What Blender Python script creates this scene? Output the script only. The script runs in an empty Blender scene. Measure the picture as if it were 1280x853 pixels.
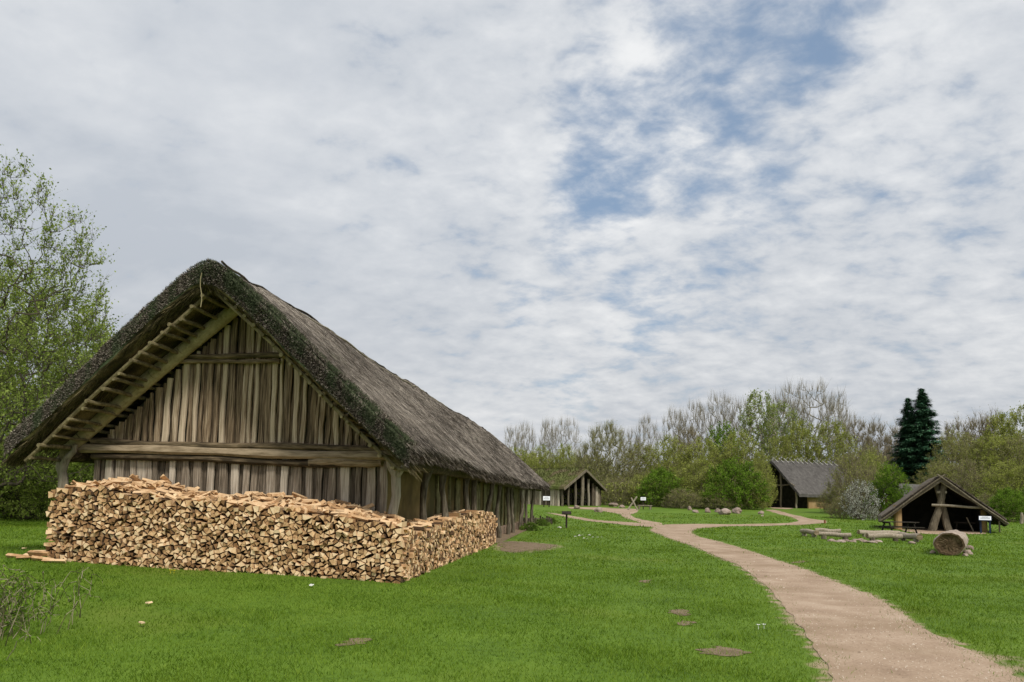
import bpy, math, random
import numpy as np
from mathutils import Vector, noise as mnoise
from mathutils.geometry import delaunay_2d_cdt

RNG = np.random.default_rng(7); random.seed(7)
sc = bpy.context.scene
C = sc.collection

# ------------------------------------------------------------------ camera, sky, sun, exposure
F = 950.0; EYE = 1.65; PITCH = math.radians(5); ROLL = 0.0202; HOR = 624.2
cam_d = bpy.data.cameras.new('camera'); cam = bpy.data.objects.new('camera', cam_d); C.objects.link(cam)
cam_d.sensor_width = 36; cam_d.lens = 36 * F / 1280
SHIFT = HOR - 426.5 - F * math.tan(PITCH)
cam_d.shift_y = SHIFT / 1280; cam_d.clip_start = .1; cam_d.clip_end = 6000
fw = np.array([0, math.cos(PITCH), math.sin(PITCH)]); up0 = np.array([0, -math.sin(PITCH), math.cos(PITCH)]); rt0 = np.array([1., 0, 0])
RT = rt0 * math.cos(ROLL) + up0 * math.sin(ROLL); UP = up0 * math.cos(ROLL) - rt0 * math.sin(ROLL)
from mathutils import Matrix
cam.matrix_world = Matrix(((RT[0], UP[0], -fw[0], 0), (RT[1], UP[1], -fw[1], 0), (RT[2], UP[2], -fw[2], EYE), (0, 0, 0, 1)))
sc.camera = cam
def ray(px, py):
    return fw + RT * ((px - 640) / F) - UP * ((py - 426.5 - SHIFT) / F)

SUN_EL, SUN_AZ = math.radians(48), math.radians(150)          # azimuth clockwise from +Y: behind the camera, to the right
w = bpy.data.worlds.new('World'); sc.world = w; w.use_nodes = True
nt = w.node_tree; N = nt.nodes; L = nt.links; N.clear()
out = N.new('ShaderNodeOutputWorld'); bg = N.new('ShaderNodeBackground'); L.new(bg.outputs[0], out.inputs[0])
bg.inputs[1].default_value = 0.1
sky = N.new('ShaderNodeTexSky'); sky.sky_type = 'NISHITA'; sky.sun_disc = False
sky.sun_elevation = SUN_EL; sky.sun_rotation = SUN_AZ; sky.air_density = 1.2; sky.dust_density = 1.5
tc = N.new('ShaderNodeTexCoord')
def MATH(op, a, b=None, c=None, clamp=False, tree=None):
    t = tree or nt; n = t.nodes.new('ShaderNodeMath'); n.operation = op; n.use_clamp = clamp
    for i, v in enumerate((a, b, c)):
        if v is None: continue
        if isinstance(v, (int, float)): n.inputs[i].default_value = v
        else: t.links.new(v, n.inputs[i])
    return n.outputs[0]
def smooth(v, lo, hi, tlo=0., thi=1., tree=None):
    t = tree or nt; n = t.nodes.new('ShaderNodeMapRange'); n.interpolation_type = 'SMOOTHSTEP'
    t.links.new(v, n.inputs[0])
    for i, x in zip((1, 2, 3, 4), (lo, hi, tlo, thi)): n.inputs[i].default_value = x
    return n.outputs[0]
sep = N.new('ShaderNodeSeparateXYZ'); L.new(tc.outputs['Generated'], sep.inputs[0])
zc = MATH('ADD', MATH('MAXIMUM', sep.outputs[2], 0.0), 0.30)
comb = N.new('ShaderNodeCombineXYZ')
L.new(MATH('DIVIDE', sep.outputs[0], zc), comb.inputs[0]); L.new(MATH('DIVIDE', sep.outputs[1], zc), comb.inputs[1])
def cnoise(scale, detail, rough, dist=0., off=(0, 0, 0), stretch=(1, 1, 1), rot=0):
    mp = N.new('ShaderNodeMapping'); L.new(comb.outputs[0], mp.inputs[0])
    mp.inputs['Location'].default_value = off; mp.inputs['Scale'].default_value = stretch; mp.inputs['Rotation'].default_value = (0, 0, rot)
    n = N.new('ShaderNodeTexNoise'); n.inputs['Scale'].default_value = scale; n.inputs['Detail'].default_value = detail
    n.inputs['Roughness'].default_value = rough; n.inputs['Distortion'].default_value = dist
    L.new(mp.outputs[0], n.inputs['Vector']); return n.outputs['Fac']
# openings in the cloud deck towards the upper right
def spot(px, py, deg):
    d = ray(px, py); d = d / np.linalg.norm(d)
    vm = N.new('ShaderNodeVectorMath'); vm.operation = 'DOT_PRODUCT'; L.new(tc.outputs['Generated'], vm.inputs[0]); vm.inputs[1].default_value = tuple(d)
    return smooth(vm.outputs['Value'], math.cos(math.radians(deg)), math.cos(math.radians(deg * .12)))
spots = None
for px, py, dg, wt in [(835, 120, 10, .74), (905, 40, 7, .55), (1005, 15, 8, .72), (760, 225, 5.5, .85), (880, 185, 7, .55), (935, 240, 5, .5), (700, 60, 5, .15),
                       (960, 250, 6, .35), (1060, 90, 8, .25), (1130, 200, 7, .25), (660, 378, 3, .4), (800, 385, 5, .45), (715, 495, 3, .4), (900, 360, 6, .3), (720, 300, 4, .35), (1120, 300, 6, .15)]:
    s_ = MATH('MULTIPLY', spot(px, py, dg), wt)
    spots = s_ if spots is None else MATH('MAXIMUM', spots, s_)
sheet = cnoise(1.1, 6, .55, .5, (3.1, 1.7, 0))
puff = cnoise(5.0, 6, .58, .25, (.4, 5.2, 0), (1.0, 1.2, 1), .9)
puff2 = cnoise(12.5, 5, .58, .2, (2.2, .3, 0), (1, 1.25, 1), .7)
d_ = ray(1010, 230); d_ = d_ / np.linalg.norm(d_)
vm = N.new('ShaderNodeVectorMath'); vm.operation = 'DOT_PRODUCT'; L.new(tc.outputs['Generated'], vm.inputs[0]); vm.inputs[1].default_value = tuple(d_)
broken = smooth(vm.outputs['Value'], math.cos(math.radians(40)), math.cos(math.radians(12)))     # broken puffy deck to the right, closed sheet to the left
dens = MATH('ADD', MATH('MULTIPLY', puff, .52), MATH('MULTIPLY', puff2, .48))
thr = MATH('SUBTRACT', dens, MATH('ADD', MATH('MULTIPLY', spots, .235), MATH('MULTIPLY', broken, .045)))
cover = smooth(thr, .15, .44)
puffs = MATH('ADD', MATH('MULTIPLY', puff, .55), MATH('MULTIPLY', puff2, .45))
mixv = MATH('ADD', MATH('MULTIPLY', puffs, MATH('ADD', .30, MATH('MULTIPLY', broken, .50))), MATH('MULTIPLY', sheet, MATH('SUBTRACT', .85, MATH('MULTIPLY', broken, .50))))
ramp = N.new('ShaderNodeValToRGB'); L.new(mixv, ramp.inputs[0])
e = ramp.color_ramp.elements; e[0].position = .44; e[0].color = (.455, .49, .54, 1); e[1].position = .74; e[1].color = (.74, .75, .76, 1)
m_ = e.new(.57); m_.color = (.565, .59, .625, 1)
hz = smooth(sep.outputs[2], 0.0, .42, .86, 1.0)
cm = N.new('ShaderNodeVectorMath'); cm.operation = 'SCALE'; L.new(ramp.outputs[0], cm.inputs[0]); L.new(MATH('MULTIPLY', hz, 9.6), cm.inputs['Scale'])
mixs = N.new('ShaderNodeMix'); mixs.data_type = 'RGBA'
L.new(cover, mixs.inputs['Factor'])
bl = N.new('ShaderNodeMix'); bl.data_type = 'RGBA'; bl.blend_type = 'MIX'; bl.inputs['Factor'].default_value = .55
L.new(sky.outputs[0], bl.inputs['A']); bl.inputs['B'].default_value = (2.4, 3.3, 4.6, 1)
L.new(bl.outputs['Result'], mixs.inputs['A']); L.new(cm.outputs[0], mixs.inputs['B'])
L.new(mixs.outputs['Result'], bg.inputs[0])
w.cycles.sampling_method = 'AUTOMATIC'

sd = bpy.data.lights.new('sun', 'SUN'); sd.energy = 2.4; sd.angle = math.radians(12); sd.color = (1, .95, .87)
so = bpy.data.objects.new('sun', sd); C.objects.link(so)
sv = Vector((math.sin(SUN_AZ) * math.cos(SUN_EL), math.cos(SUN_AZ) * math.cos(SUN_EL), math.sin(SUN_EL)))
so.rotation_euler = sv.to_track_quat('Z', 'Y').to_euler(); so.location = (10, -10, 30)
vs = sc.view_settings; vs.view_transform = 'Standard'; vs.look = 'None'; vs.exposure = .3; vs.gamma = 1; vs.use_curve_mapping = False

# ------------------------------------------------------------------ frames and terrain
PHI = .1139
HA = np.array([math.sin(PHI), math.cos(PHI), 0.]); HP = np.array([math.cos(PHI), -math.sin(PHI), -.011]); HO = np.array([-5.982, 16.5, 0.])
def hf(s, u, z): return HO + HA * s + HP * u + np.array([0, 0, z])
def sst(t): t = np.clip(t, 0, 1); return t * t * (3 - 2 * t)
def T(x, y):
    x = np.asarray(x, float); y = np.asarray(y, float)
    u = (x - HO[0]) * HP[0] + (y - HO[1]) * HP[1]
    left = .036 * 15 * (1 - np.exp(-np.maximum(4.6 - u, 0) / 15)) * 1.1 * sst((y - 7) / 7) * (1 - .6 * sst((y - 30) / 30))
    far = 1.25 * sst((y - 48) / 57)
    bump = .02 * np.sin(x * .9 + 1.3) * np.sin(y * .7) + .03 * np.sin(x * .21) * np.sin(y * .17 + 1)
    return left + far + bump
def ground_at(px, py):                       # where a line of sight meets the terrain
    d = ray(px, py); k = np.concatenate([np.arange(4, 60, .25), np.arange(60, 260, .5)])
    P = d[None] / d[1] * k[:, None]; z = EYE + P[:, 2]; g = T(P[:, 0], P[:, 1])
    i = np.where(z < g)[0]
    i = i[0] if len(i) else len(k) - 1
    lo = k[max(i - 1, 0)]; hi = k[i]
    for _ in range(18):
        m = (lo + hi) / 2; q = d / d[1] * m
        if EYE + q[2] < T(q[0], q[1]): hi = m
        else: lo = m
    q = d / d[1] * hi
    return np.array([q[0], q[1], float(T(q[0], q[1]))])
def at_dist(px, Y):                          # ground point in direction px at distance Y
    x = 0.
    py = HOR + math.tan(ROLL) * (px - 640)
    d = ray(px, py); x = d[0] / d[1] * Y
    return np.array([x, Y, float(T(x, Y))])
def height_to(px, py, Y):                    # height above ground of what stands at Y and reaches row py
    d = ray(px, py); z = EYE + d[2] / d[1] * Y; x = d[0] / d[1] * Y
    return z - float(T(x, Y))

# ------------------------------------------------------------------ materials
MATS = {}
def mat(name, stops, scale=4., stretch=(1, 1, 1), rough=.9, bump=.3, bdist=.02, rnd=.5, detail=6, patch=None, pscale=1.5, plo=.5, phi_=.62,
        trans=0., spec=.2, attr2=None, fine=None):
    m = bpy.data.materials.new(name); m.use_nodes = True; t = m.node_tree; n = t.nodes; l = t.links
    b = n['Principled BSDF']; b.inputs['Roughness'].default_value = rough; b.inputs['Specular IOR Level'].default_value = spec
    tc = n.new('ShaderNodeTexCoord'); mp = n.new('ShaderNodeMapping'); mp.inputs['Scale'].default_value = stretch
    l.new(tc.outputs['Object'], mp.inputs[0])
    at = n.new('ShaderNodeAttribute'); at.attribute_name = 'rnd'
    ad = n.new('ShaderNodeVectorMath'); ad.operation = 'ADD'; l.new(mp.outputs[0], ad.inputs[0])
    sc_ = n.new('ShaderNodeVectorMath'); sc_.operation = 'SCALE'; sc_.inputs['Scale'].default_value = 37.
    cb = n.new('ShaderNodeCombineXYZ'); 
    for i in range(3): l.new(at.outputs['Fac'], cb.inputs[i])
    l.new(cb.outputs[0], sc_.inputs[0])
    l.new(sc_.outputs[0], ad.inputs[1])
    nz = n.new('ShaderNodeTexNoise'); nz.inputs['Scale'].default_value = scale; nz.inputs['Detail'].default_value = detail; nz.inputs['Roughness'].default_value = .62
    l.new(ad.outputs[0] if rnd else mp.outputs[0], nz.inputs['Vector'])
    v = nz.outputs['Fac']
    if fine:
        n2 = n.new('ShaderNodeTexNoise'); n2.inputs['Scale'].default_value = fine; n2.inputs['Detail'].default_value = 3
        l.new(mp.outputs[0], n2.inputs['Vector'])
        v = MATH('ADD', MATH('MULTIPLY', v, .6, tree=t), MATH('MULTIPLY', n2.outputs['Fac'], .4, tree=t), tree=t)
    if rnd:
        v = MATH('ADD', v, MATH('MULTIPLY', MATH('SUBTRACT', at.outputs['Fac'], .5, tree=t), rnd, tree=t), tree=t)
    r = n.new('ShaderNodeValToRGB'); l.new(v, r.inputs[0])
    el = r.color_ramp.elements
    k = len(stops)
    lo, hi = .28, .72
    el[0].position = lo; el[0].color = (*stops[0], 1); el[1].position = hi; el[1].color = (*stops[-1], 1)
    for i in range(1, k - 1): q = el.new(lo + (hi - lo) * i / (k - 1)); q.color = (*stops[i], 1)
    col = r.outputs[0]
    if patch:
        n3 = n.new('ShaderNodeTexNoise'); n3.inputs['Scale'].default_value = pscale; n3.inputs['Detail'].default_value = 5
        l.new(tc.outputs['Object'], n3.inputs['Vector'])
        mx = n.new('ShaderNodeMix'); mx.data_type = 'RGBA'
        l.new(smooth(n3.outputs['Fac'], plo, phi_, tree=t), mx.inputs['Factor']); l.new(col, mx.inputs['A']); mx.inputs['B'].default_value = (*patch, 1)
        col = mx.outputs['Result']
    if attr2:
        a2 = n.new('ShaderNodeAttribute'); a2.attribute_name = attr2[0]
        mx = n.new('ShaderNodeMix'); mx.data_type = 'RGBA'
        n4 = n.new('ShaderNodeTexNoise'); n4.inputs['Scale'].default_value = attr2[2]; n4.inputs['Detail'].default_value = 6
        l.new(tc.outputs['Object'], n4.inputs['Vector'])
        f_ = smooth(MATH('ADD', a2.outputs['Fac'], MATH('MULTIPLY', MATH('SUBTRACT', n4.outputs['Fac'], .5, tree=t), 1.2, tree=t), tree=t), .35, .65, tree=t)
        l.new(f_, mx.inputs['Factor']); l.new(col, mx.inputs['A']); mx.inputs['B'].default_value = (*attr2[1], 1)
        col = mx.outputs['Result']
    l.new(col, b.inputs['Base Color'])
    if bump:
        bp = n.new('ShaderNodeBump'); bp.inputs['Strength'].default_value = bump; bp.inputs['Distance'].default_value = bdist
        l.new(v, bp.inputs['Height']); l.new(bp.outputs[0], b.inputs['Normal'])
    if trans:
        tr = n.new('ShaderNodeBsdfTranslucent'); l.new(col, tr.inputs[0]); ms = n.new('ShaderNodeMixShader'); ms.inputs[0].default_value = trans
        l.new(b.outputs[0], ms.inputs[1]); l.new(tr.outputs[0], ms.inputs[2]); l.new(ms.outputs[0], n['Material Output'].inputs[0])
    MATS[name] = m; return m
G_GRASS = mat('grass_blades', [(.052, .10, .008), (.118, .205, .016), (.225, .32, .045)], scale=.8, rnd=.5, bump=0, trans=.25, spec=.0,
              patch=(.135, .20, .02), pscale=.55, plo=.5, phi_=.78, fine=2.2)
G_GROUND = mat('meadow', [(.05, .10, .008), (.10, .175, .013), (.15, .235, .025)], scale=.5, rnd=0, bump=.5, bdist=.03, fine=9., attr2=('wear', (.34, .26, .165), 3.2),
               patch=(.13, .18, .02), pscale=.25, plo=.52, phi_=.72)
G_PATH = mat('packed_sandy_earth', [(.22, .148, .095), (.38, .275, .19), (.53, .415, .31)], scale=1.1, rnd=0, bump=.9, bdist=.02, fine=34., patch=(.29, .205, .13), pscale=.7, plo=.48, phi_=.7)
G_SOIL = mat('bare_soil', [(.10, .075, .042), (.20, .145, .09), (.30, .225, .15)], scale=3., rnd=0, bump=.6, fine=20.)
M_THATCH = mat('weathered_thatch', [(.05, .040, .030), (.14, .115, .09), (.30, .255, .205)], scale=9., stretch=(1, 1, 1), rnd=.6, bump=.6, bdist=.03, patch=(.085, .095, .045), pscale=.55, plo=.6, phi_=.8, fine=30.)
M_STRAW = mat('straw_strands', [(.035, .028, .021), (.15, .125, .098), (.46, .40, .33)], scale=1.6, rnd=1.0, bump=0, spec=.1)
M_MOSS = mat('moss', [(.028, .040, .018), (.085, .108, .055), (.19, .205, .125)], scale=3.5, rnd=.5, bump=.5, bdist=.04, fine=16.)
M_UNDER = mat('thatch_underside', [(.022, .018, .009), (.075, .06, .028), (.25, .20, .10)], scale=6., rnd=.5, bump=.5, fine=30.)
M_PLANK = mat('weathered_planks', [(.06, .042, .026), (.26, .185, .115), (.56, .45, .325)], scale=3., stretch=(14, 14, .55), rnd=.42, bump=.5, bdist=.02)
M_GREY = mat('grey_planks', [(.075, .058, .04), (.26, .21, .155), (.54, .47, .375)], scale=3., stretch=(14, 14, .55), rnd=.5, bump=.5, bdist=.02)
M_BEAM = mat('old_beam', [(.05, .037, .022), (.18, .135, .08), (.36, .28, .185)], scale=2., stretch=(1.2, 5, 8), rnd=.5, bump=.5, bdist=.02)
M_POLE = mat('mossy_pole', [(.12, .098, .05), (.28, .235, .125), (.42, .36, .21)], scale=4., rnd=.35, bump=.4, fine=18.)
M_POST = mat('bare_post', [(.08, .066, .045), (.20, .17, .12), (.33, .29, .22)], scale=3., stretch=(6, 6, .7), rnd=.4, bump=.4)
M_CLAY = mat('ochre_clay', [(.07, .05, .016), (.15, .11, .038), (.24, .17, .07)], scale=1.2, rnd=0, bump=.3, patch=(.08, .07, .022), pscale=.8)  # clay darkened and greened: deep eave shade of the longhouse side in its colour
M_ORANGE = mat('orange_clay', [(.24, .145, .065), (.33, .215, .10), (.40, .28, .14)], scale=1.2, rnd=.1, bump=.3)
M_END = mat('split_wood', [(.26, .14, .062), (.67, .425, .215), (.84, .63, .39)], scale=7., rnd=.5, bump=.5, bdist=.01, fine=45.)
M_SIDE = mat('firewood_flank', [(.10, .062, .036), (.46, .27, .13), (.72, .50, .29)], scale=4., rnd=.7, bump=.4, bdist=.01)
M_BARKD = mat('dark_bark', [(.03, .024, .016), (.075, .062, .043), (.13, .11, .08)], scale=5., stretch=(1, 1, .4), rnd=.3, bump=.5)
M_BARKG = mat('grey_bark', [(.16, .14, .10), (.27, .245, .185), (.39, .36, .285)], scale=4., rnd=.3, bump=.3)
M_BARKO = mat('olive_bark', [(.12, .11, .05), (.215, .20, .095), (.32, .30, .16)], scale=4., rnd=.3, bump=.3)
M_BARKB = mat('brown_bark', [(.13, .11, .065), (.225, .19, .12), (.32, .275, .185)], scale=4., rnd=.3, bump=.3)
def leaf(name, a, b, c, tr=.45): return mat(name, [a, b, c], scale=.5, rnd=.7, bump=0, trans=tr, spec=.15)
L_YG = leaf('yellow_green_leaves', (.20, .24, .035), (.32, .36, .07), (.44, .47, .13))
L_FRESH = leaf('fresh_green_leaves', (.07, .135, .010), (.14, .25, .02), (.24, .37, .045))
L_OLIVE = leaf('olive_buds', (.19, .205, .045), (.29, .31, .08), (.40, .41, .14))
L_BROWN = leaf('brown_buds', (.19, .175, .075), (.28, .255, .12), (.36, .33, .17))
L_MID = leaf('mid_green_leaves', (.12, .17, .022), (.25, .33, .055), (.38, .46, .12))
L_DARK = leaf('needles', (.028, .09, .045), (.065, .165, .085), (.12, .25, .13), .1)
L_SHRUB = leaf('shrub_leaves', (.055, .11, .010), (.11, .20, .02), (.20, .31, .045))
L_WHITE = leaf('blossom', (.34, .35, .27), (.52, .53, .45), (.72, .72, .66))
M_STONE = mat('granite', [(.17, .125, .10), (.30, .225, .185), (.44, .365, .31)], scale=3., rnd=.2, bump=.5, fine=20.)
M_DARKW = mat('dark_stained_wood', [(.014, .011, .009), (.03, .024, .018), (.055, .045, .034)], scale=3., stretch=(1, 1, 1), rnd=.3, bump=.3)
M_BOARD = mat('white_panel', [(.66, .68, .70), (.72, .74, .75), (.78, .79, .8)], scale=2., rnd=0, bump=0, rough=.5)
M_BLUE = mat('blue_post', [(.012, .022, .05), (.018, .03, .065), (.03, .045, .08)], scale=2., rnd=.1, bump=.1, rough=.5)
M_INK = mat('panel_print', [(.10, .11, .12), (.18, .19, .19), (.3, .3, .3)], scale=9., rnd=0, bump=0, rough=.5)
M_TURF = mat('turf_roof', [(.05, .055, .018), (.10, .115, .03), (.17, .175, .06)], scale=.9, rnd=.4, bump=.6, fine=8., patch=(.14, .115, .06), pscale=.5)
M_GTHATCH = mat('grey_thatch', [(.05, .045, .042), (.10, .092, .085), (.17, .16, .145)], scale=2., stretch=(1, 1, 1), rnd=.4, bump=.5, fine=10.)
M_DARK = mat('shade_dark_wall', [(.014, .014, .009), (.028, .027, .017), (.05, .045, .03)], scale=2., rnd=0, bump=.2)  # near-black colour stands in for the shade of interiors and roof undersides
M_YEL = mat('yellow_petals', [(.6, .45, .01), (.75, .6, .02), (.8, .7, .05)], scale=2., rnd=0, bump=0)
M_PETAL = mat('white_petals', [(.7, .7, .66), (.78, .78, .74), (.8, .8, .8)], scale=2., rnd=0, bump=0)

# ------------------------------------------------------------------ mesh helpers
def link(o, parent=None):
    C.objects.link(o)
    if parent is not None: o.parent = parent
    return o
def tag(o, label=None, cat=None, group=None, kind=None):
    if label: o['label'] = label
    if cat: o['category'] = cat
    if group: o['group'] = group
    if kind: o['kind'] = kind
    return o
def empty(name, loc=(0, 0, 0), rz=0, label=None, cat=None, group=None):
    o = bpy.data.objects.new(name, None); o.empty_display_size = .3; o.location = tuple(loc); o.rotation_euler = (0, 0, rz); C.objects.link(o)
    return tag(o, label, cat, group)
def npmesh(name, V, faces, mats, rnd=None, mi=None, parent=None, smooth_=False, loc=None):
    """faces: list of int arrays (n,k); mi: list of material index arrays / ints"""
    me = bpy.data.meshes.new(name)
    V = np.asarray(V, np.float32)
    if loc is not None: V = V - np.asarray(loc, np.float32)
    nl = sum(f.size for f in faces); nf = sum(len(f) for f in faces)
    me.vertices.add(len(V)); me.vertices.foreach_set('co', V.ravel())
    me.loops.add(nl); me.polygons.add(nf)
    me.loops.foreach_set('vertex_index', np.concatenate([f.ravel() for f in faces]).astype(np.int32))
    tot = np.concatenate([np.full(len(f), f.shape[1]) for f in faces]); st = np.concatenate([[0], np.cumsum(tot)[:-1]])
    me.polygons.foreach_set('loop_start', st.astype(np.int32))
    if mi is not None:
        me.polygons.foreach_set('material_index', np.concatenate([np.full(len(f), m) if np.isscalar(m) else m for f, m in zip(faces, mi)]).astype(np.int32))
    me.update(calc_edges=True)
    a = me.attributes.new('rnd', 'FLOAT', 'POINT')
    a.data.foreach_set('value', (np.full(len(V), .5) if rnd is None else np.asarray(rnd)).astype(np.float32))
    if smooth_: me.polygons.foreach_set('use_smooth', np.ones(nf, bool))
    for m in (mats if isinstance(mats, (list, tuple)) else [mats]): me.materials.append(m)
    o = bpy.data.objects.new(name, me); link(o, parent)
    if loc is not None: o.location = tuple(loc)
    return o
class MB:
    def __init__(s): s.v = []; s.f = []; s.m = []; s.r = []
    def add(s, V, Fs, m=0, r=None):
        b = len(s.v); s.v += [tuple(map(float, p)) for p in V]; s.f += [tuple(b + i for i in f) for f in Fs]
        s.m += (m if isinstance(m, list) else [m] * len(Fs)); s.r += [random.random() if r is None else r] * len(V); return s
    def box(s, c, size, ax=None, m=0, r=None, jit=0., taper=1.):
        c = np.array(c, float); X, Y, Z = (np.eye(3) if ax is None else np.array(ax, float)); a, b, d = np.array(size) / 2
        V = []
        for sz in (-1, 1):
            k = taper if sz > 0 else 1
            for sx, sy in ((-1, -1), (1, -1), (1, 1), (-1, 1)):
                V.append(c + X * (a * sx * k) + Y * (b * sy * k) + Z * (d * sz) + np.random.uniform(-jit, jit, 3))
        return s.add(V, [(0, 3, 2, 1), (4, 5, 6, 7), (0, 1, 5, 4), (1, 2, 6, 5), (2, 3, 7, 6), (3, 0, 4, 7)], m, r)
    def tube(s, pts, rad, k=10, m=0, r=None, jit=.0, endm=None, rough=0.):
        pts = [np.array(p, float) for p in pts]; n = len(pts)
        if np.isscalar(rad): rad = [rad] * n
        V = []; F_ = []; ms = []
        prev = None
        ph = np.random.uniform(0, 6.28)
        for i, p in enumerate(pts):
            d = pts[min(i + 1, n - 1)] - pts[max(i - 1, 0)]; d /= np.linalg.norm(d) + 1e-9
            if prev is None:
                h_ = np.array([0, 0, 1.]) if abs(d[2]) < .9 else np.array([1., 0, 0]); x = np.cross(h_, d); x /= np.linalg.norm(x)
            else:
                x = prev - d * (prev @ d); x /= np.linalg.norm(x)
            prev = x; y = np.cross(d, x)
            for j in range(k):
                a = 2 * math.pi * j / k; q = rad[i] * (1 + rough * math.sin(3 * a + ph) + np.random.uniform(-jit, jit))
                V.append(p + x * math.cos(a) * q + y * math.sin(a) * q)
        for i in range(n - 1):
            for j in range(k): F_.append((i * k + j, i * k + (j + 1) % k, (i + 1) * k + (j + 1) % k, (i + 1) * k + j)); ms.append(m)
        F_.append(tuple(range(k))[::-1]); ms.append(m if endm is None else endm); F_.append(tuple((n - 1) * k + j for j in range(k))); ms.append(m if endm is None else endm)
        return s.add(V, F_, ms, r)
    def build(s, name, mats, parent=None, loc=None, smooth_=False):
        me = bpy.data.meshes.new(name); V = np.array(s.v)
        if loc is not None: V = V - np.array(loc)
        me.from_pydata(V.tolist(), [], s.f); mats = mats if isinstance(mats, (list, tuple)) else [mats]
        for q in mats: me.materials.append(q)
        me.polygons.foreach_set('material_index', s.m)
        if smooth_: me.polygons.foreach_set('use_smooth', [True] * len(s.f))
        a = me.attributes.new('rnd', 'FLOAT', 'POINT'); a.data.foreach_set('value', s.r)
        me.update(); o = bpy.data.objects.new(name, me); link(o, parent)
        if loc is not None: o.location = tuple(loc)
        return o
np.random.seed(5)
def wob(p0, p1, n, amp, seed=0):
    p0 = np.array(p0, float); p1 = np.array(p1, float); r = np.random.default_rng(abs(int(seed)) + (seed < 0) * 999); o = []
    a, b = r.uniform(0, 6, 2); d = p1 - p0; d /= np.linalg.norm(d); h_ = np.cross(d, [.3, .5, .8]); h_ /= np.linalg.norm(h_); g = np.cross(d, h_)
    for i in range(n + 1):
        t = i / n; o.append(p0 + (p1 - p0) * t + h_ * amp * math.sin(a + 5.3 * t) * (1 if 0 < i < n else .3) + g * amp * math.sin(b + 7.9 * t) * .7 * (1 if 0 < i < n else .3))
    return o
def rock(name, c, size, seed, label, mtl=None, parent=None, cat='boulder', group=None):
    import bmesh
    bm = bmesh.new(); bmesh.ops.create_icosphere(bm, subdivisions=3, radius=1)
    for v in bm.verts:
        n_ = mnoise.noise(v.co * 1.1 + Vector((seed * 3.7, seed, 0))) * .45 + mnoise.noise(v.co * 3 + Vector((seed, 0, seed))) * .12
        v.co *= 1 + n_; v.co = Vector((v.co.x * size[0] / 2, v.co.y * size[1] / 2, max(v.co.z, -.5) * size[2] / 1.5 + size[2] / 3))
    me = bpy.data.meshes.new(name); bm.to_mesh(me); bm.free()
    a = me.attributes.new('rnd', 'FLOAT', 'POINT'); a.data.foreach_set('value', [(seed * .37) % 1] * len(me.vertices))
    me.materials.append(mtl or M_STONE); o = bpy.data.objects.new(name, me); link(o, parent); o.location = tuple(np.array(c) - [0, 0, .03]); o.rotation_euler = (0, 0, seed * 1.3)
    return tag(o, label, cat, group) if parent is None else o

# ------------------------------------------------------------------ ground and paths
def pix_poly(pts, dens=8):
    W = [ground_at(*p)[:2] for p in pts]; o = []
    n = len(W)
    for i in range(n):
        a, b = W[i], W[(i + 1) % n]; p_, q = W[i - 1], W[(i + 2) % n]
        for k in range(dens):
            t = k / dens
            c = .5 * ((2 * a) + (b - p_) * t + (2 * p_ - 5 * a + 4 * b - q) * t * t + (3 * a - p_ - 3 * b + q) * t ** 3)
            lin = a + (b - a) * t; c = .5 * c + .5 * lin
            o.append(c)
    return np.array(o)
def pip(P, poly):
    x, y = P[:, 0], P[:, 1]; ins = np.zeros(len(P), bool); n = len(poly)
    x0, y0 = poly.min(0); x1, y1 = poly.max(0); sel = np.where((x >= x0) & (x <= x1) & (y >= y0) & (y <= y1))[0]
    X, Y = x[sel], y[sel]; r = np.zeros(len(sel), bool)
    for i in range(n):
        a, b = poly[i], poly[i - 1]
        if a[1] == b[1]: continue
        c = ((a[1] > Y) != (b[1] > Y)) & (X < (b[0] - a[0]) * (Y - a[1]) / (b[1] - a[1]) + a[0]); r ^= c
    ins[sel] = r; return ins
def pdist(P, poly, closed=True):
    d = np.full(len(P), 1e9); n = len(poly)
    for i in range(n if closed else n - 1):
        a = poly[i]; b = poly[(i + 1) % n]; ab = b - a; q = max(ab @ ab, 1e-9)
        t = np.clip(((P - a) @ ab) / q, 0, 1); e_ = P - (a + t[:, None] * ab); d = np.minimum(d, (e_ ** 2).sum(1))
    return np.sqrt(d)
def drape(name, poly, m, off=.012, step=None, jit=.0, label=None):
    poly = poly.copy()
    if jit: poly += np.array([[mnoise.noise(Vector((p[0] * 2.1, p[1] * 2.1, 1))) * jit + mnoise.noise(Vector((p[0] * 9, p[1] * 9, 2))) * jit * .9,
                               mnoise.noise(Vector((p[0] * 2.1, p[1] * 2.1, 5))) * jit] for p in poly])
    x0, y0 = poly.min(0); x1, y1 = poly.max(0); st = step or max((x1 - x0), (y1 - y0)) / 40
    gx, gy = np.meshgrid(np.arange(x0, x1, st), np.arange(y0, y1, st)); g = np.c_[gx.ravel(), gy.ravel()]
    g = g[pip(g, poly)]; g = g[pdist(g, poly) > st * .3] if len(g) else g
    allp = np.vstack([poly, g]); n = len(poly)
    r = delaunay_2d_cdt([Vector(p) for p in allp], [(i, (i + 1) % n) for i in range(n)], [list(range(n))], 1, 1e-4)
    V = np.array([(v.x, v.y) for v in r[0]]); z = T(V[:, 0], V[:, 1]) + off
    me = bpy.data.meshes.new(name); me.from_pydata(np.c_[V, z].tolist(), [], [tuple(f) for f in r[2]]); me.materials.append(m)
    me.update(); o = bpy.data.objects.new(name, me); link(o); o['kind'] = 'structure'
    if me.polygons and me.polygons[0].normal.z < 0: me.flip_normals()
    if label: o['label'] = label
    return o
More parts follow.
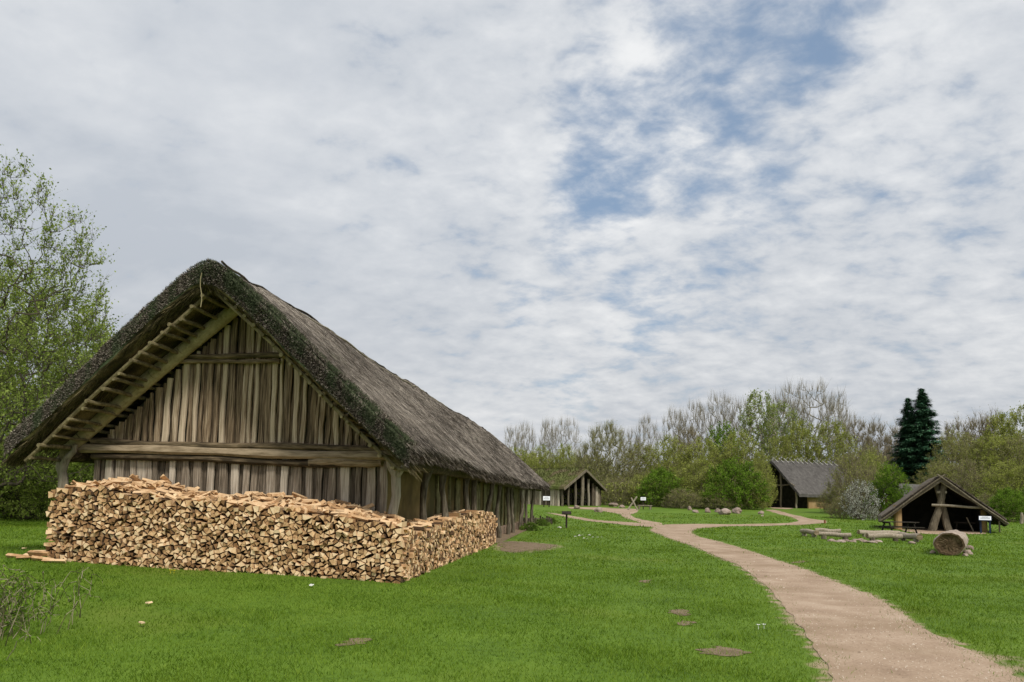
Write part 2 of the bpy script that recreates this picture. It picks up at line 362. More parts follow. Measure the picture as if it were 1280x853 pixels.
MAIN = [(1050, 880), (1040, 853), (1020, 810), (985, 765), (960, 735), (920, 705), (865, 682), (830, 670), (814, 663), (822, 657), (840, 655.6), (926, 655.6), (986, 654), (998, 651.5),
        (990, 647), (974, 643), (957, 638), (967, 637.5), (988, 643), (1010, 648), (1031, 651), (1032, 654), (995, 656.5), (960, 657.5), (900, 658.5), (870, 661), (863, 665), (872, 671), (900, 678), (960, 697),
        (1030, 722), (1090, 745), (1150, 785), (1230, 822), (1275, 853), (1330, 890)]
path_poly = pix_poly(MAIN)
trail_poly = pix_poly([(682, 641), (709, 644.3), (743, 650), (786, 653.2), (822, 656), (828, 660), (790, 657.5), (777, 656), (740, 652.3), (700, 645)], 5)
stone_poly = pix_poly([(712, 634), (750, 634.5), (774, 636), (795, 636.5), (797, 640), (789, 644), (803, 650), (828, 654.5), (824, 657), (803, 654.5), (781, 648), (776, 643), (757, 639.5), (736, 637), (714, 636)], 5)
front_poly = pix_poly([(962, 634), (990, 633.5), (992, 636), (966, 636)], 4)
hutfl_poly = pix_poly([(1125, 662), (1150, 660), (1222, 663), (1232, 667.5), (1190, 668.5), (1145, 667)], 5)
dirt_poly = pix_poly([(622, 678), (640, 677), (665, 678.5), (690, 681), (699, 683), (680, 687), (650, 691), (632, 690)], 6)
sideA = np.array([hf(s, u, 0)[:2] for s, u in [(11, 3.2), (12, 4.1), (14, 4.25), (17, 4.2), (22, 4.1), (30, 4.05), (36, 4.0), (38, 3.2)]])
moles = [[(877, 812), (886, 808.5), (905, 808.5), (925, 811), (938, 816), (930, 822), (906, 822), (886, 819)], [(840, 765), (852, 762.5), (866, 765), (868, 769), (850, 770)],
         [(846, 779), (860, 777.5), (870, 779), (866, 782.5), (850, 782.5)], [(798, 727), (812, 725), (816, 728), (800, 729.5)], [(987, 703), (1003, 701), (1007, 703), (992, 705)], [(420, 805), (440, 799), (466, 799), (470, 803), (440, 807), (424, 809)],
         [(1148, 845), (1170, 842), (1185, 850), (1150, 853)]]
mole_polys = [pix_poly(m, 5) for m in moles[:6]]
bare = [path_poly, trail_poly, stone_poly, dirt_poly, front_poly, hutfl_poly] + mole_polys

ys = np.concatenate([np.linspace(-30, 4, 18), np.linspace(4.4, 24, 110), np.linspace(24.5, 60, 90), np.linspace(61, 130, 60), np.geomspace(133, 3000, 30)])
xs = np.concatenate([-np.geomspace(2500, 42, 26), np.linspace(-40, -16, 50), np.linspace(-15.6, 24, 170), np.linspace(24.6, 90, 90), np.geomspace(93, 2500, 26)])
gx, gy = np.meshgrid(xs, ys); P2 = np.c_[gx.ravel(), gy.ravel()]; gz = T(P2[:, 0], P2[:, 1])
nx = len(xs); ny = len(ys); idx = np.arange(nx * ny).reshape(ny, nx)
q = np.stack([idx[:-1, :-1], idx[:-1, 1:], idx[1:, 1:], idx[1:, :-1]], -1).reshape(-1, 4)
ground = npmesh('ground', np.c_[P2, gz], [q], G_GROUND, smooth_=True); ground['kind'] = 'structure'
near = (P2[:, 1] > 3) & (P2[:, 1] < 110) & (abs(P2[:, 0]) < 100)
wear = np.zeros(len(P2)); pn = P2[near]
def wear_at(pn):
    d = pdist(pn, path_poly); wv = np.where(d < .05, .7, .7 * np.exp(-(d - .05) / .13))
    d = pdist(pn, trail_poly); wv = np.maximum(wv, .4 * np.exp(-d / .5))
    d = pdist(pn, stone_poly); wv = np.maximum(wv, .4 * np.exp(-d / .5))
    d = pdist(pn, dirt_poly); wv = np.maximum(wv, .6 * np.exp(-d / .5))
    c = ground_at(1262, 838)[:2]; wv = np.maximum(wv, .55 * np.exp(-((pn - c) ** 2).sum(1) / 2.0)); c = ground_at(1165, 812)[:2]; wv = np.maximum(wv, .4 * np.exp(-((pn - c) ** 2).sum(1) / .8))
    return wv
wear[near] = wear_at(pn)
a = ground.data.attributes.new('wear', 'FLOAT', 'POINT'); a.data.foreach_set('value', wear.astype(np.float32))
drape('path', path_poly, G_PATH, .008, .45, .06)
drape('trodden_trail', trail_poly, G_PATH, .014, .8, .1)
drape('stony_path', stone_poly, G_PATH, .011, .8, .25)
drape('forecourt', front_poly, G_PATH, .018, 1., .2)
drape('hut_floor', hutfl_poly, G_PATH, .012, .8, .1)
drape('bare_soil', dirt_poly, G_SOIL, .009, .4, .35)
drape('bare_soil', sideA, G_SOIL, .008, .5, .1)
for mp_ in mole_polys: drape('bare_soil', mp_, G_SOIL, .007, .12, .16)

# grass blades: dense short sward, larger clumps further off
def grass_pts():
    out_ = []
    for y0, y1, dn, h_, wd in [(3.0, 6.0, 700, .034, .009), (6.0, 9, 2600, .031, .0065), (9, 13, 1500, .034, .008), (13, 19, 750, .037, .011), (19, 29, 290, .042, .018), (29, 45, 95, .05, .03), (45, 75, 26, .065, .06)]:
        x0, x1 = -.74 * y1 - 3.5, .80 * y1 + 3.5; n = int((x1 - x0) * (y1 - y0) * dn); x = RNG.uniform(x0, x1, n); y = RNG.uniform(y0, y1, n)
        k = ((x > -.72 * y - .6) & (x < .80 * y + .6)) | (RNG.random(n) < .45); P = np.c_[x[k], y[k]]
        cl = np.array([mnoise.noise(Vector((p[0] * 1.3, p[1] * 1.3, 0))) for p in P[::6]]).repeat(6)[:len(P)] if False else np.sin(P[:, 0] * 1.7 + 2 * np.sin(P[:, 1] * .9)) * np.sin(P[:, 1] * 1.3 + 1.5 * np.sin(P[:, 0] * .8))
        P = P[RNG.random(len(P)) < .72 + .28 * cl]
        out_.append((P, h_, wd))
    return out_
GV = []; GR = []
for P, h_, wd in grass_pts():
    keep = np.ones(len(P), bool)
    for b in bare:
        i_ = pip(P, b)
        if i_.any():
            q_ = np.where(i_)[0]; dd = pdist(P[q_], b); soft = .26 if len(b) < 80 else .11
            keep[q_[RNG.random(len(q_)) > (.6 if len(b) > 80 else 1.0) * np.exp(-dd / soft)]] = False
    u = (P - HO[:2]) @ HP[:2]; s = (P - HO[:2]) @ HA[:2]
    keep &= ~((u > -3.0) & (u < 4.05) & (s > -1.5) & (s < 36)); keep &= ~((u > 3.2) & (u < 4.6) & (s > 12.5) & (s < 37) & (RNG.random(len(P)) < .85))
    P = P[keep]
    wv = wear_at(P); P = P[RNG.random(len(P)) > wv * 1.05]
    n = len(P); z = T(P[:, 0], P[:, 1]); th = RNG.uniform(0, 2 * np.pi, n)
    tuf = np.array([mnoise.noise(Vector((a_ * 1.6, b_ * 1.6, 3.3))) for a_, b_ in P[:, :2]]); H_ = h_ * (1 + 1.1 * np.clip(tuf - .12, 0, 1)) * RNG.uniform(.5, 1.5, n) * (1 + .25 * np.sin(P[:, 0] * 2.1 + P[:, 1] * .6) * np.sin(P[:, 1] * 1.7)); W_ = wd * RNG.uniform(.6, 1.3, n)
    lean_ = RNG.normal(0, .6, (n, 2)) * H_[:, None]
    b0 = np.c_[P[:, 0] - np.cos(th) * W_ / 2, P[:, 1] - np.sin(th) * W_ / 2, z]; b1 = np.c_[P[:, 0] + np.cos(th) * W_ / 2, P[:, 1] + np.sin(th) * W_ / 2, z]
    tp = np.c_[P + lean_, z + H_]
    GV.append(np.stack([b0, b1, tp], 1).reshape(-1, 3)); GR.append(np.clip(RNG.normal(.5, .24, n) + .12 * np.sin(P[:, 0] * 1.1 + 2.3 * np.sin(P[:, 1] * .5)) * np.sin(P[:, 1] * .8 + P[:, 0] * .3), 0, 1).repeat(3))
GV = np.concatenate(GV); GR = np.concatenate(GR)
g_ = npmesh('grass', GV, [np.arange(len(GV)).reshape(-1, 3)], G_GRASS, GR); tag(g_, 'short green meadow grass', 'grass', kind='stuff')
# gravel crumbs on the path
q_ = []
for y0, y1, dn in ((6.5, 12, 170), (12, 20, 50), (20, 40, 8)):
    n = int((y1 - y0) * y1 * .9 * dn); P = np.c_[RNG.uniform(-.05 * y1, .85 * y1, n), RNG.uniform(y0, y1, n)]; P = P[pip(P, path_poly)]; q_.append(P)
P = np.vstack(q_); n = len(P); z = T(P[:, 0], P[:, 1]) + .008; r_ = RNG.uniform(.003, .010, n) * (1 + P[:, 1] / 30) * np.where(RNG.random(n) < .02, 2, 1); th = RNG.uniform(0, 6.28, n)
c_ = [np.c_[P[:, 0] + np.cos(th + k * 2.094) * r_, P[:, 1] + np.sin(th + k * 2.094) * r_, z - .002] for k in range(3)] + [np.c_[P, z + r_ * .8]]
V = np.stack(c_, 1).reshape(-1, 3); b_ = np.arange(n)[:, None] * 4
gv = npmesh('gravel', V, [np.concatenate([b_ + [0, 1, 3], b_ + [1, 2, 3], b_ + [2, 0, 3]])], mat('gravel_crumb', [(.26, .19, .13), (.42, .33, .24), (.58, .49, .39)], rnd=.7, bump=0), RNG.random(n).repeat(4)); tag(gv, 'loose crumbs of gravel on the sandy path', 'gravel', kind='stuff')
print('grass blades', len(GV) // 3)

# ------------------------------------------------------------------ trees
def frustums(p0, p1, r0, r1, k):
    d = p1 - p0; ln = np.linalg.norm(d, axis=1, keepdims=True) + 1e-9; d = d / ln
    h_ = np.where(abs(d[:, 2:3]) < .9, np.array([[0, 0, 1.]]), np.array([[1., 0, 0]])); x = np.cross(h_, d); x /= np.linalg.norm(x, axis=1, keepdims=True); y = np.cross(d, x)
    an = np.arange(k) * 2 * np.pi / k; cs = np.cos(an)[None, :, None]; sn = np.sin(an)[None, :, None]
    ring = x[:, None] * cs + y[:, None] * sn
    V = np.stack([p0[:, None] + ring * r0[:, None, None], p1[:, None] + ring * r1[:, None, None]], 1).reshape(-1, 3)
    e = np.arange(len(p0))[:, None] * 2 * k; j = np.arange(k)[None]; j2 = (j + 1) % k
    Fq = np.stack([e + j, e + j2, e + k + j2, e + k + j], -1).reshape(-1, 4)
    return V, Fq
def grow(rng, height, crown_lo, rad, shape, ntips, stems=1, lead=.8, r_tip=.012, power=.46, up=.6):
    def inside(P):
        t = (P[:, 2] - crown_lo * height) / (height * (1 - crown_lo)); t = np.clip(t, 0, 1); r = np.hypot(P[:, 0], P[:, 1]) / rad
        if shape == 'round': e_ = np.sqrt(np.clip(1 - (2 * t - 1) ** 2, 0, 1))
        elif shape == 'dome': e_ = np.sqrt(np.clip(1 - t ** 2.2, 0, 1)) * (.72 + .28 * np.clip(t * 5, 0, 1))
        elif shape == 'vase': e_ = np.clip(.35 + 1.1 * t, 0, 1) * np.sqrt(np.clip(1 - (np.clip(t - .55, 0, 1) / .45) ** 2, 0, 1))
        elif shape == 'spire': e_ = np.clip(.5 + .9 * t, 0, 1) * np.clip(1.6 * (1.02 - t), 0, 1)
        th = np.arctan2(P[:, 1], P[:, 0]); e_ = e_ * (.86 + .14 * np.sin(2 * th + lob[0] + 3 * t) + .10 * np.sin(5 * th + lob[1] - 6 * t))
        return r < e_
    lob = rng.uniform(0, 6, 2)
    pts = []
    while sum(map(len, pts)) < ntips:
        Q = np.c_[rng.uniform(-rad, rad, (ntips * 3, 2)) * 1.1, rng.uniform(crown_lo * height, height, ntips * 3)]; Q = Q[inside(Q)]; pts.append(Q)
    tips = np.concatenate(pts)[:ntips]
    pos = [np.array([0, 0, -.2])]; par = [-1]
    for s_ in range(stems):
        b = np.array([rng.normal(0, .06 * rad) if stems > 1 else 0, rng.normal(0, .06 * rad) if stems > 1 else 0, 0.]); pr = 0; aim = rng.normal(0, 1, 2) * rad * (.35 if stems > 1 else .06)
        nn = 10; hh = height * lead * (rng.uniform(.6, 1) if stems > 1 else 1)
        wv = rng.uniform(0, 6, 2)
        for i in range(nn + 1):
            t = i / nn; p = b + np.array([aim[0] * t + .012 * height * math.sin(wv[0] + 4 * t), aim[1] * t + .012 * height * math.sin(wv[1] + 5 * t), hh * t - (.15 if i == 0 else 0)])
            pos.append(p); par.append(pr); pr = len(pos) - 1
    ref = np.array([0, 0, crown_lo * height * .6]); tips = tips[np.argsort(np.linalg.norm(tips - ref, axis=1))]
    cap = len(pos) + 2 * ntips + 5; A = np.zeros((cap, 3)); A[:len(pos)] = pos; n = len(pos)
    minz = crown_lo * height * .55
    for tp in tips:
        d = A[:n] - tp; L_ = np.sqrt((d ** 2).sum(1)) + 1e-6
        cost = L_ * (1 + up * np.clip(d[:, 2] / L_ + .35, 0, 2)) + np.where(A[:n, 2] < minz, height * .15, 0)
        j = int(cost.argmin()); a_ = A[j]; ln = L_[j]
        midp = a_ * .5 + tp * .5 + rng.normal(0, .07, 3) * ln + np.array([0, 0, -.06 * ln])
        A[n] = midp; par.append(j); A[n + 1] = tp; par.append(n); n += 2
    A = A[:n]; par = np.array(par); cnt = np.zeros(n); ch = np.zeros(n, int)
    for i in range(n - 1, -1, -1):
        cnt[i] = max(cnt[i], 1)
        if par[i] >= 0: cnt[par[i]] += cnt[i]; ch[par[i]] += 1
    R_ = r_tip * cnt ** power
    return A, par, cnt, R_, tips
def tree_meshes(key, bark, leafm, seed, height, crown_lo, rad, shape, ntips, tw_n, tw_len, tw_w, nleaf, lsize, stems=1, lead=.8, r_tip=.012, power=.46, up=.6, tw_up=.5, spread=.5, trunk_thr=None, lz=None):
    rng = np.random.default_rng(seed); A, par, cnt, R_, tips = grow(rng, height, crown_lo, rad, shape, ntips, stems, lead, r_tip, power, up)
    ed = np.where(par >= 0)[0]; thr = trunk_thr or ntips * .10
    big_ = ed[cnt[ed] >= thr]; sm = ed[cnt[ed] < thr]
    r0 = lambda e_: np.minimum(R_[par[e_]], R_[e_] * 1.5)
    V, Fq = frustums(A[par[big_]], A[big_], R_[par[big_]], R_[big_], 8)
    trunk = bpy.data.meshes.new('trunk'); 
    to = npmesh('trunk', V, [Fq], bark, rng.random(len(V)) * .2 + .4, smooth_=True); trunk = to.data; bpy.data.objects.remove(to)
    V1, F1 = frustums(A[par[sm]], A[sm], r0(sm), R_[sm], 3)
    # twiglets
    src = np.where(cnt <= 3)[0]; B = A[src].repeat(tw_n, 0); n = len(B)
    outw = B - np.array([0, 0, height * (crown_lo + .25 * (1 - crown_lo))]); outw /= np.linalg.norm(outw, axis=1, keepdims=True) + 1e-6
    D = outw * .6 + np.array([0, 0, tw_up]) + rng.normal(0, spread, (n, 3)); D /= np.linalg.norm(D, axis=1, keepdims=True)
    ln = tw_len * rng.uniform(.45, 1.3, n)[:, None]; Tp = B + D * ln
    sd_ = np.cross(D, rng.normal(0, 1, (n, 3))); sd_ /= np.linalg.norm(sd_, axis=1, keepdims=True); sd_ *= tw_w / 2
    V2 = np.stack([B - sd_, B + sd_, Tp], 1).reshape(-1, 3); F2 = np.arange(3 * n).reshape(-1, 3) + len(V1)
    Vs = [V1, V2]; Fs = [F1, F2]; mi = [0, 0]; rr = [rng.random(len(V1)) * .3 + .35, rng.random(n).repeat(3)]
    if nleaf:
        k = rng.integers(0, n, nleaf); t = rng.uniform(.15, 1.08, nleaf)[:, None]; P = B[k] + D[k] * ln[k] * t + rng.normal(0, lsize * .5, (nleaf, 3))
        a_ = rng.normal(0, 1, (nleaf, 3)); a_ /= np.linalg.norm(a_, axis=1, keepdims=True); b_ = np.cross(a_, rng.normal(0, 1, (nleaf, 3))); b_ /= np.linalg.norm(b_, axis=1, keepdims=True)
        sz = lsize * rng.uniform(.55, 1.35, nleaf)[:, None]
        V3 = np.stack([P - a_ * sz * .6, P - b_ * sz * .36, P + a_ * sz * .6, P + b_ * sz * .36], 1).reshape(-1, 3)
        F3 = np.arange(4 * nleaf).reshape(-1, 4) + len(V1) + len(V2)
        # clumps of like tone
        cl = .5 + .28 * np.sin(P[:, 0] * 2.2 / max(rad * .35, .5) + P[:, 2]) * np.sin(P[:, 1] * 2 / max(rad * .35, .5) + P[:, 2] * 1.3)
        Vs.append(V3); Fs.append(F3); mi.append(1); rr.append(np.clip(cl + rng.normal(0, .2, nleaf), 0, 1).repeat(4))
    o = npmesh('crown', np.concatenate(Vs), Fs, [bark, leafm or bark], np.concatenate(rr), mi); crown = o.data; bpy.data.objects.remove(o)
    TREES[key] = (trunk, crown, height, rad * 2)
TREES = {}
# far trees (seen from 70 to 160 m)
tree_meshes('bare1', M_BARKG, L_OLIVE, 1, 16, .22, 3.2, 'vase', 260, 4, 1.7, .04, 0, .1, lead=.55, r_tip=.022, tw_up=1.1, spread=.32)
tree_meshes('bare2', M_BARKG, L_OLIVE, 2, 16, .2, 5.4, 'vase', 400, 4, 1.6, .04, 0, .1, lead=.4, r_tip=.022, tw_up=.9, spread=.35, stems=2)
tree_meshes('bare3', M_BARKB, L_BROWN, 3, 14, .12, 4.2, 'dome', 600, 7, 1.3, .04, 2500, .13, lead=.5, r_tip=.022, tw_up=.7, spread=.5, stems=2)
tree_meshes('willow', M_BARKO, L_OLIVE, 4, 11, .12, 5.8, 'dome', 700, 8, 1.3, .035, 5200, .12, lead=.35, r_tip=.024, tw_up=.9, spread=.42, stems=3)
tree_meshes('yellow1', M_BARKO, L_YG, 5, 12, .12, 4.6, 'dome', 600, 5, .9, .035, 13000, .17, lead=.6, r_tip=.022, stems=2)
tree_meshes('yellow2', M_BARKO, L_YG, 6, 10, .05, 4.8, 'dome', 600, 5, 1.1, .03, 15000, .16, lead=.5, r_tip=.02, tw_up=.9, stems=4)
tree_meshes('olive1', M_BARKB, L_OLIVE, 7, 12, .10, 5.2, 'dome', 650, 6, 1.0, .035, 13000, .16, lead=.6, r_tip=.022, stems=2)
tree_meshes('green1', M_BARKG, L_MID, 8, 15, .32, 4.2, 'round', 420, 5, .9, .035, 8000, .17, lead=.7, r_tip=.028, power=.5)
tree_meshes('shrub1', M_BARKO, L_FRESH, 9, 5, .0, 3.4, 'dome', 420, 4, .6, .02, 15000, .14, lead=.6, r_tip=.014, stems=6)
tree_meshes('shrub2', M_BARKO, L_YG, 10, 6, .0, 3.6, 'dome', 480, 6, .9, .022, 12000, .13, lead=.6, r_tip=.014, stems=6, tw_up=1.0)
tree_meshes('shrub3', M_BARKB, L_OLIVE, 11, 5, .0, 3.4, 'dome', 480, 8, .8, .022, 5500, .11, lead=.6, r_tip=.014, stems=6, tw_up=.8)
tree_meshes('blossom', M_BARKD, L_WHITE, 12, 3, .0, 2.6, 'dome', 420, 5, .45, .016, 4600, .09, lead=.6, r_tip=.012, stems=6)
tree_meshes('bright', M_BARKD, L_FRESH, 13, 7, .05, 3.2, 'dome', 420, 4, .7, .02, 13000, .15, lead=.7, r_tip=.016, stems=3)
def conifer(key, seed, height, rad, bare_lo):
    rng = np.random.default_rng(seed); Vs = []; Fs = []; base = 0; P = []
    p0, p1 = [], []
    tiers = 52
    Q = []; DD = []
    for i in range(tiers):
        t = i / (tiers - 1); z = height * (bare_lo + (1 - bare_lo) * t); r = rad * min(1, (1 - t) * 1.45) ** .85 * (.75 + .35 * rng.random()) + .15
        for j in range(7):
            a_ = rng.uniform(0, 6.283); z = height * (bare_lo + (1 - bare_lo) * np.clip(t + rng.normal(0, .012), 0, 1)); rr_ = r * rng.uniform(.5, 1.15); e_ = np.array([math.cos(a_) * rr_, math.sin(a_) * rr_, z - .10 * rr_ + .12 * rr_ * rng.random()])
            p0.append([0, 0, z]); p1.append(e_)
            m_ = int(14 + rr_ * 60); f_ = rng.uniform(.12, 1, m_)[:, None]; bp = np.array([0, 0, z]) + (e_ - np.array([0, 0, z])) * f_ ; bp = bp + np.c_[rng.normal(0, .10 + .10 * rr_, (m_, 2)) * (1.1 - f_ * .6), rng.normal(-.08, .13, m_)]
            Q.append(bp); dv = np.array([math.cos(a_), math.sin(a_), -.15]) + rng.normal(0, .45, (m_, 3)) * [1, 1, .4]; DD.append(dv / np.linalg.norm(dv, axis=1, keepdims=True))
    p0 = np.array(p0, float); p1 = np.array(p1); V1, F1 = frustums(p0, p1, np.full(len(p0), .03), np.full(len(p0), .01), 3)
    Q = np.concatenate(Q); DD = np.concatenate(DD); n = len(Q); s_ = np.cross(DD, [0, 0, 1.]) ; s_ /= np.linalg.norm(s_, axis=1, keepdims=True); L_ = rng.uniform(.25, .6, n)[:, None]
    V2 = np.stack([Q - s_ * .09, Q + s_ * .09, Q + DD * L_ + [0, 0, -.04]], 1).reshape(-1, 3); F2 = np.arange(3 * n).reshape(-1, 3) + len(V1)
    o = npmesh('crown', np.concatenate([V1, V2]), [F1, F2], [M_BARKD, L_DARK], np.concatenate([np.full(len(V1), .5), rng.random(n).repeat(3)]), [0, 1]); cr = o.data; bpy.data.objects.remove(o)
    V, Fq = frustums(np.array([[0, 0, -.2], [0, 0, height * .5]]), np.array([[0, 0, height * .5], [0, 0, height * .99]]), np.array([.26, .15]), np.array([.15, .02]), 8)
    o = npmesh('trunk', V, [Fq], M_BARKG); tr = o.data; bpy.data.objects.remove(o); TREES[key] = (tr, cr, height, rad * 2)
conifer('fir1', 21, 17, 3.0, .10); conifer('fir2', 22, 19, 3.2, .30)
tree_n = [0]
def plant(key, name, px, Y, top, wpx, label, cat='tree', group=None, rz=None, base=None):
    tr, cr, H0, W0 = TREES[key]
    b = at_dist(px, Y) if base is None else np.array(base, float)
    h_ = height_to(px, top, Y); wd = wpx * Y / F
    o = empty(name, b, RNG.uniform(0, 6.28) if rz is None else rz, label, cat, group)
    o.scale = (wd / W0, wd / W0, h_ / H0); tree_n[0] += 1
    for nm, me in (('trunk', tr), ('crown', cr)):
        c = bpy.data.objects.new(nm, me); link(c, o)
    return o
TB = 'bare trees on the skyline'; TY = 'yellow-green spring trees behind the clearing'; TW = 'olive and brown woodland on the right'; TS = 'shrubs along the edge of the clearing'
for k, px, Y, top, wp, lb in [
    ('bare1', 641, 150, 532, 30, 'slim leafless grey tree just beyond the low end of the longhouse roof'),
    ('bare1', 656, 152, 528, 30, 'leafless grey tree, second from the longhouse roof end on the skyline'),
    ('bare1', 684, 150, 524, 34, 'tall leafless tree above the turf of the open shelter, left one of a close pair'),
    ('bare2', 706, 150, 523, 42, 'tall leafless tree above the turf of the open shelter, right one of a close pair'),
    ('bare1', 786, 150, 536, 34, 'small leafless tree just right of the round olive willow crown'),
    ('bare2', 808, 148, 520, 42, 'slender leafless tree on the skyline between willow and thick bare group'),
    ('bare1', 842, 146, 510, 40, 'leafless tree at the left end of the thick bare group'),
    ('bare2', 868, 143, 503, 52, 'leafless grey tree second from left in the thick bare group'),
    ('bare2', 898, 140, 492, 58, 'tall leafless grey tree in the middle of the thick bare group'),
    ('bare1', 922, 140, 496, 46, 'leafless grey tree at the right end of the thick bare group'),
    ('bare2', 1012, 132, 477, 100, 'largest leafless tree with wide fan of twigs above the far thatched house'),
    ('bare1', 986, 134, 488, 50, 'leafless tree leaning on the left flank of the widest bare crown'),
    ('bare1', 1046, 136, 497, 46, 'leafless tree on the right flank of the widest bare crown')]:
    plant(k, 'bare_tree', px, Y, top, wp, lb, group=TB)
for k, nm, px, Y, top, wp, lb, gp in [
    ('bare3', 'bare_tree', 1070, 138, 520, 60, 'brownish bare tree right of the far house ridge', TW),
    ('bare3', 'bare_tree', 1098, 140, 524, 60, 'brownish bare tree just left of the dark firs', TW),
    ('bare3', 'bare_tree', 860, 128, 530, 60, 'brown budding tree below the left of the thick bare group', TW),
    ('bare3', 'bare_tree', 1126, 142, 528, 60, 'brownish bare tree hidden behind the dark firs', TW),
    ('green1', 'birch_tree', 950, 122, 492, 66, 'green-topped tree with pale forked trunk beside the thick bare group', TY),
    ('green1', 'birch_tree', 978, 124, 505, 50, 'smaller green-topped tree right of the pale forked trunk', TY),
    ('yellow1', 'broadleaf_tree', 1002, 118, 526, 74, 'rounded yellow-green tree directly above the far house ridge', TY),
    ('yellow1', 'broadleaf_tree', 1042, 116, 527, 74, 'rounded yellow-green tree above the right end of the far house', TY),
    ('yellow1', 'broadleaf_tree', 975, 116, 545, 50, 'yellow-green tree rising over the left verge of the far house', TY),
    ('willow', 'willow_tree', 757, 108, 531, 100, 'round olive willow with bare twig crown beside the open shelter', TY),
    ('olive1', 'broadleaf_tree', 803, 112, 553, 80, 'low olive budding tree right of the round willow', TY),
    ('yellow2', 'broadleaf_tree', 646, 118, 562, 70, 'yellow-green tree nearest the longhouse roof end', TY),
    ('yellow2', 'broadleaf_tree', 676, 120, 560, 60, 'yellow-green tree behind the left of the turf roof', TY),
    ('yellow2', 'broadleaf_tree', 706, 119, 558, 60, 'yellow-green tree behind the peak of the turf roof', TY),
    ('yellow2', 'broadleaf_tree', 838, 106, 548, 84, 'yellow-green tree standing behind the bright green shrub', TY),
    ('yellow2', 'broadleaf_tree', 880, 104, 550, 84, 'wide yellow-green tree under the middle of the thick bare group', TY),
    ('yellow2', 'broadleaf_tree', 922, 102, 542, 80, 'wide yellow-green tree left of the far thatched house', TY),
    ('bright', 'broadleaf_tree', 905, 112, 532, 60, 'darker green tree crown over the wide yellow-green ones', TY),
    ('yellow2', 'broadleaf_tree', 950, 98, 566, 40, 'small yellow-green tree touching the far house gable', TY),
    ('olive1', 'broadleaf_tree', 1086, 112, 556, 66, 'olive budding tree between far house and firs', TW),
    ('olive1', 'broadleaf_tree', 1118, 108, 590, 44, 'olive budding tree at the foot of the firs', TW),
    ('fir1', 'fir_tree', 1138, 124, 499, 52, 'dark fir, shorter left one of the two', None),
    ('fir2', 'fir_tree', 1156, 122, 487, 60, 'dark fir with bare lower trunk, taller right one of the two', None),
    ('olive1', 'broadleaf_tree', 1196, 110, 536, 66, 'olive brown tree just right of the firs', TW),
    ('bare3', 'bare_tree', 1200, 130, 522, 60, 'brown tree on the skyline right of the firs', TW),
    ('bare3', 'bare_tree', 1226, 130, 517, 66, 'brown tree on the skyline above the open hut right slope', TW),
    ('yellow1', 'broadleaf_tree', 1256, 128, 518, 80, 'yellow-green tree on the skyline near the picture right edge', TW),
    ('bare3', 'bare_tree', 1246, 134, 513, 60, 'brown treetop behind the yellow-green skyline tree', TW),
    ('yellow1', 'broadleaf_tree', 1286, 120, 508, 80, 'yellow-green skyline tree cut by the picture right edge', TW),
    ('olive1', 'broadleaf_tree', 1210, 104, 545, 76, 'olive tree standing behind the peak of the open hut', TW),
    ('yellow1', 'broadleaf_tree', 1240, 102, 545, 80, 'broad yellow-green tree above the hut right slope', TW),
    ('olive1', 'broadleaf_tree', 1275, 100, 542, 80, 'broad olive tree by the right picture edge, middle row', TW),
    ('olive1', 'broadleaf_tree', 1178, 92, 576, 70, 'low olive tree right behind the open hut ridge', TW),
    ('shrub3', 'broadleaf_tree', 1215, 88, 578, 70, 'brownish low tree behind the hut right slope', TW),
    ('yellow2', 'broadleaf_tree', 1262, 84, 580, 86, 'dense yellow-green tree low at the right, front row', TW),
    ('yellow2', 'broadleaf_tree', 1300, 82, 575, 80, 'dense yellow-green tree mostly outside the right edge, front row', TW),
    ('shrub1', 'shrub', 828, 92, 587, 72, 'bright green shrub left of the row of boulders', TS),
    ('shrub1', 'shrub', 918, 89, 576, 84, 'large bright green shrub behind the right boulders', TS),
    ('shrub2', 'shrub', 874, 92, 577, 84, 'yellow-green shrub between the two bright green ones', TS),
    ('shrub2', 'shrub', 945, 90, 590, 50, 'yellow-green shrub against the far house gable', TS),
    ('shrub2', 'shrub', 800, 97, 596, 56, 'yellow-green twiggy shrub behind the white board and crossed poles', TS),
    ('shrub3', 'shrub', 770, 96, 598, 56, 'brown twiggy shrub just right of the open shelter', TS),
    ('shrub3', 'shrub', 852, 88, 612, 60, 'brownish low shrub behind the leftmost boulders', TS),
    ('shrub3', 'shrub', 894, 88, 618, 60, 'brownish low shrub behind the middle boulders', TS),
    ('shrub3', 'shrub', 1068, 80, 570, 82, 'tall brown and olive shrub in front of the far house roof', TS),
    ('shrub3', 'shrub', 1040, 84, 608, 36, 'low brown shrub beside the ochre wall of the far house', TS),
    ('shrub2', 'shrub', 1090, 84, 570, 50, 'olive shrub behind the white blossom', TS),
    ('blossom', 'blossoming_shrub', 1076, 70, 603, 56, 'white blossoming shrub left of the open hut', None),
    ('bright', 'shrub', 1112, 72, 581, 58, 'vivid green shrub right behind the white blossom', TS),
    ('shrub3', 'shrub', 1052, 72, 622, 40, 'low dark shrub at the left foot of the blossom', TS),
    ('shrub1', 'shrub', 1262, 72, 612, 60, 'dark green shrub right of the open hut', TS),
    ('shrub1', 'shrub', 1300, 74, 605, 60, 'green shrub at the right picture edge behind the post', TS),
    ('shrub3', 'shrub', 1236, 76, 618, 40, 'brown low shrub behind the blue info stand', TS)]:
    plant(k, nm, px, Y, top, wp, lb, 'tree' if 'tree' in nm else 'shrub', gp)
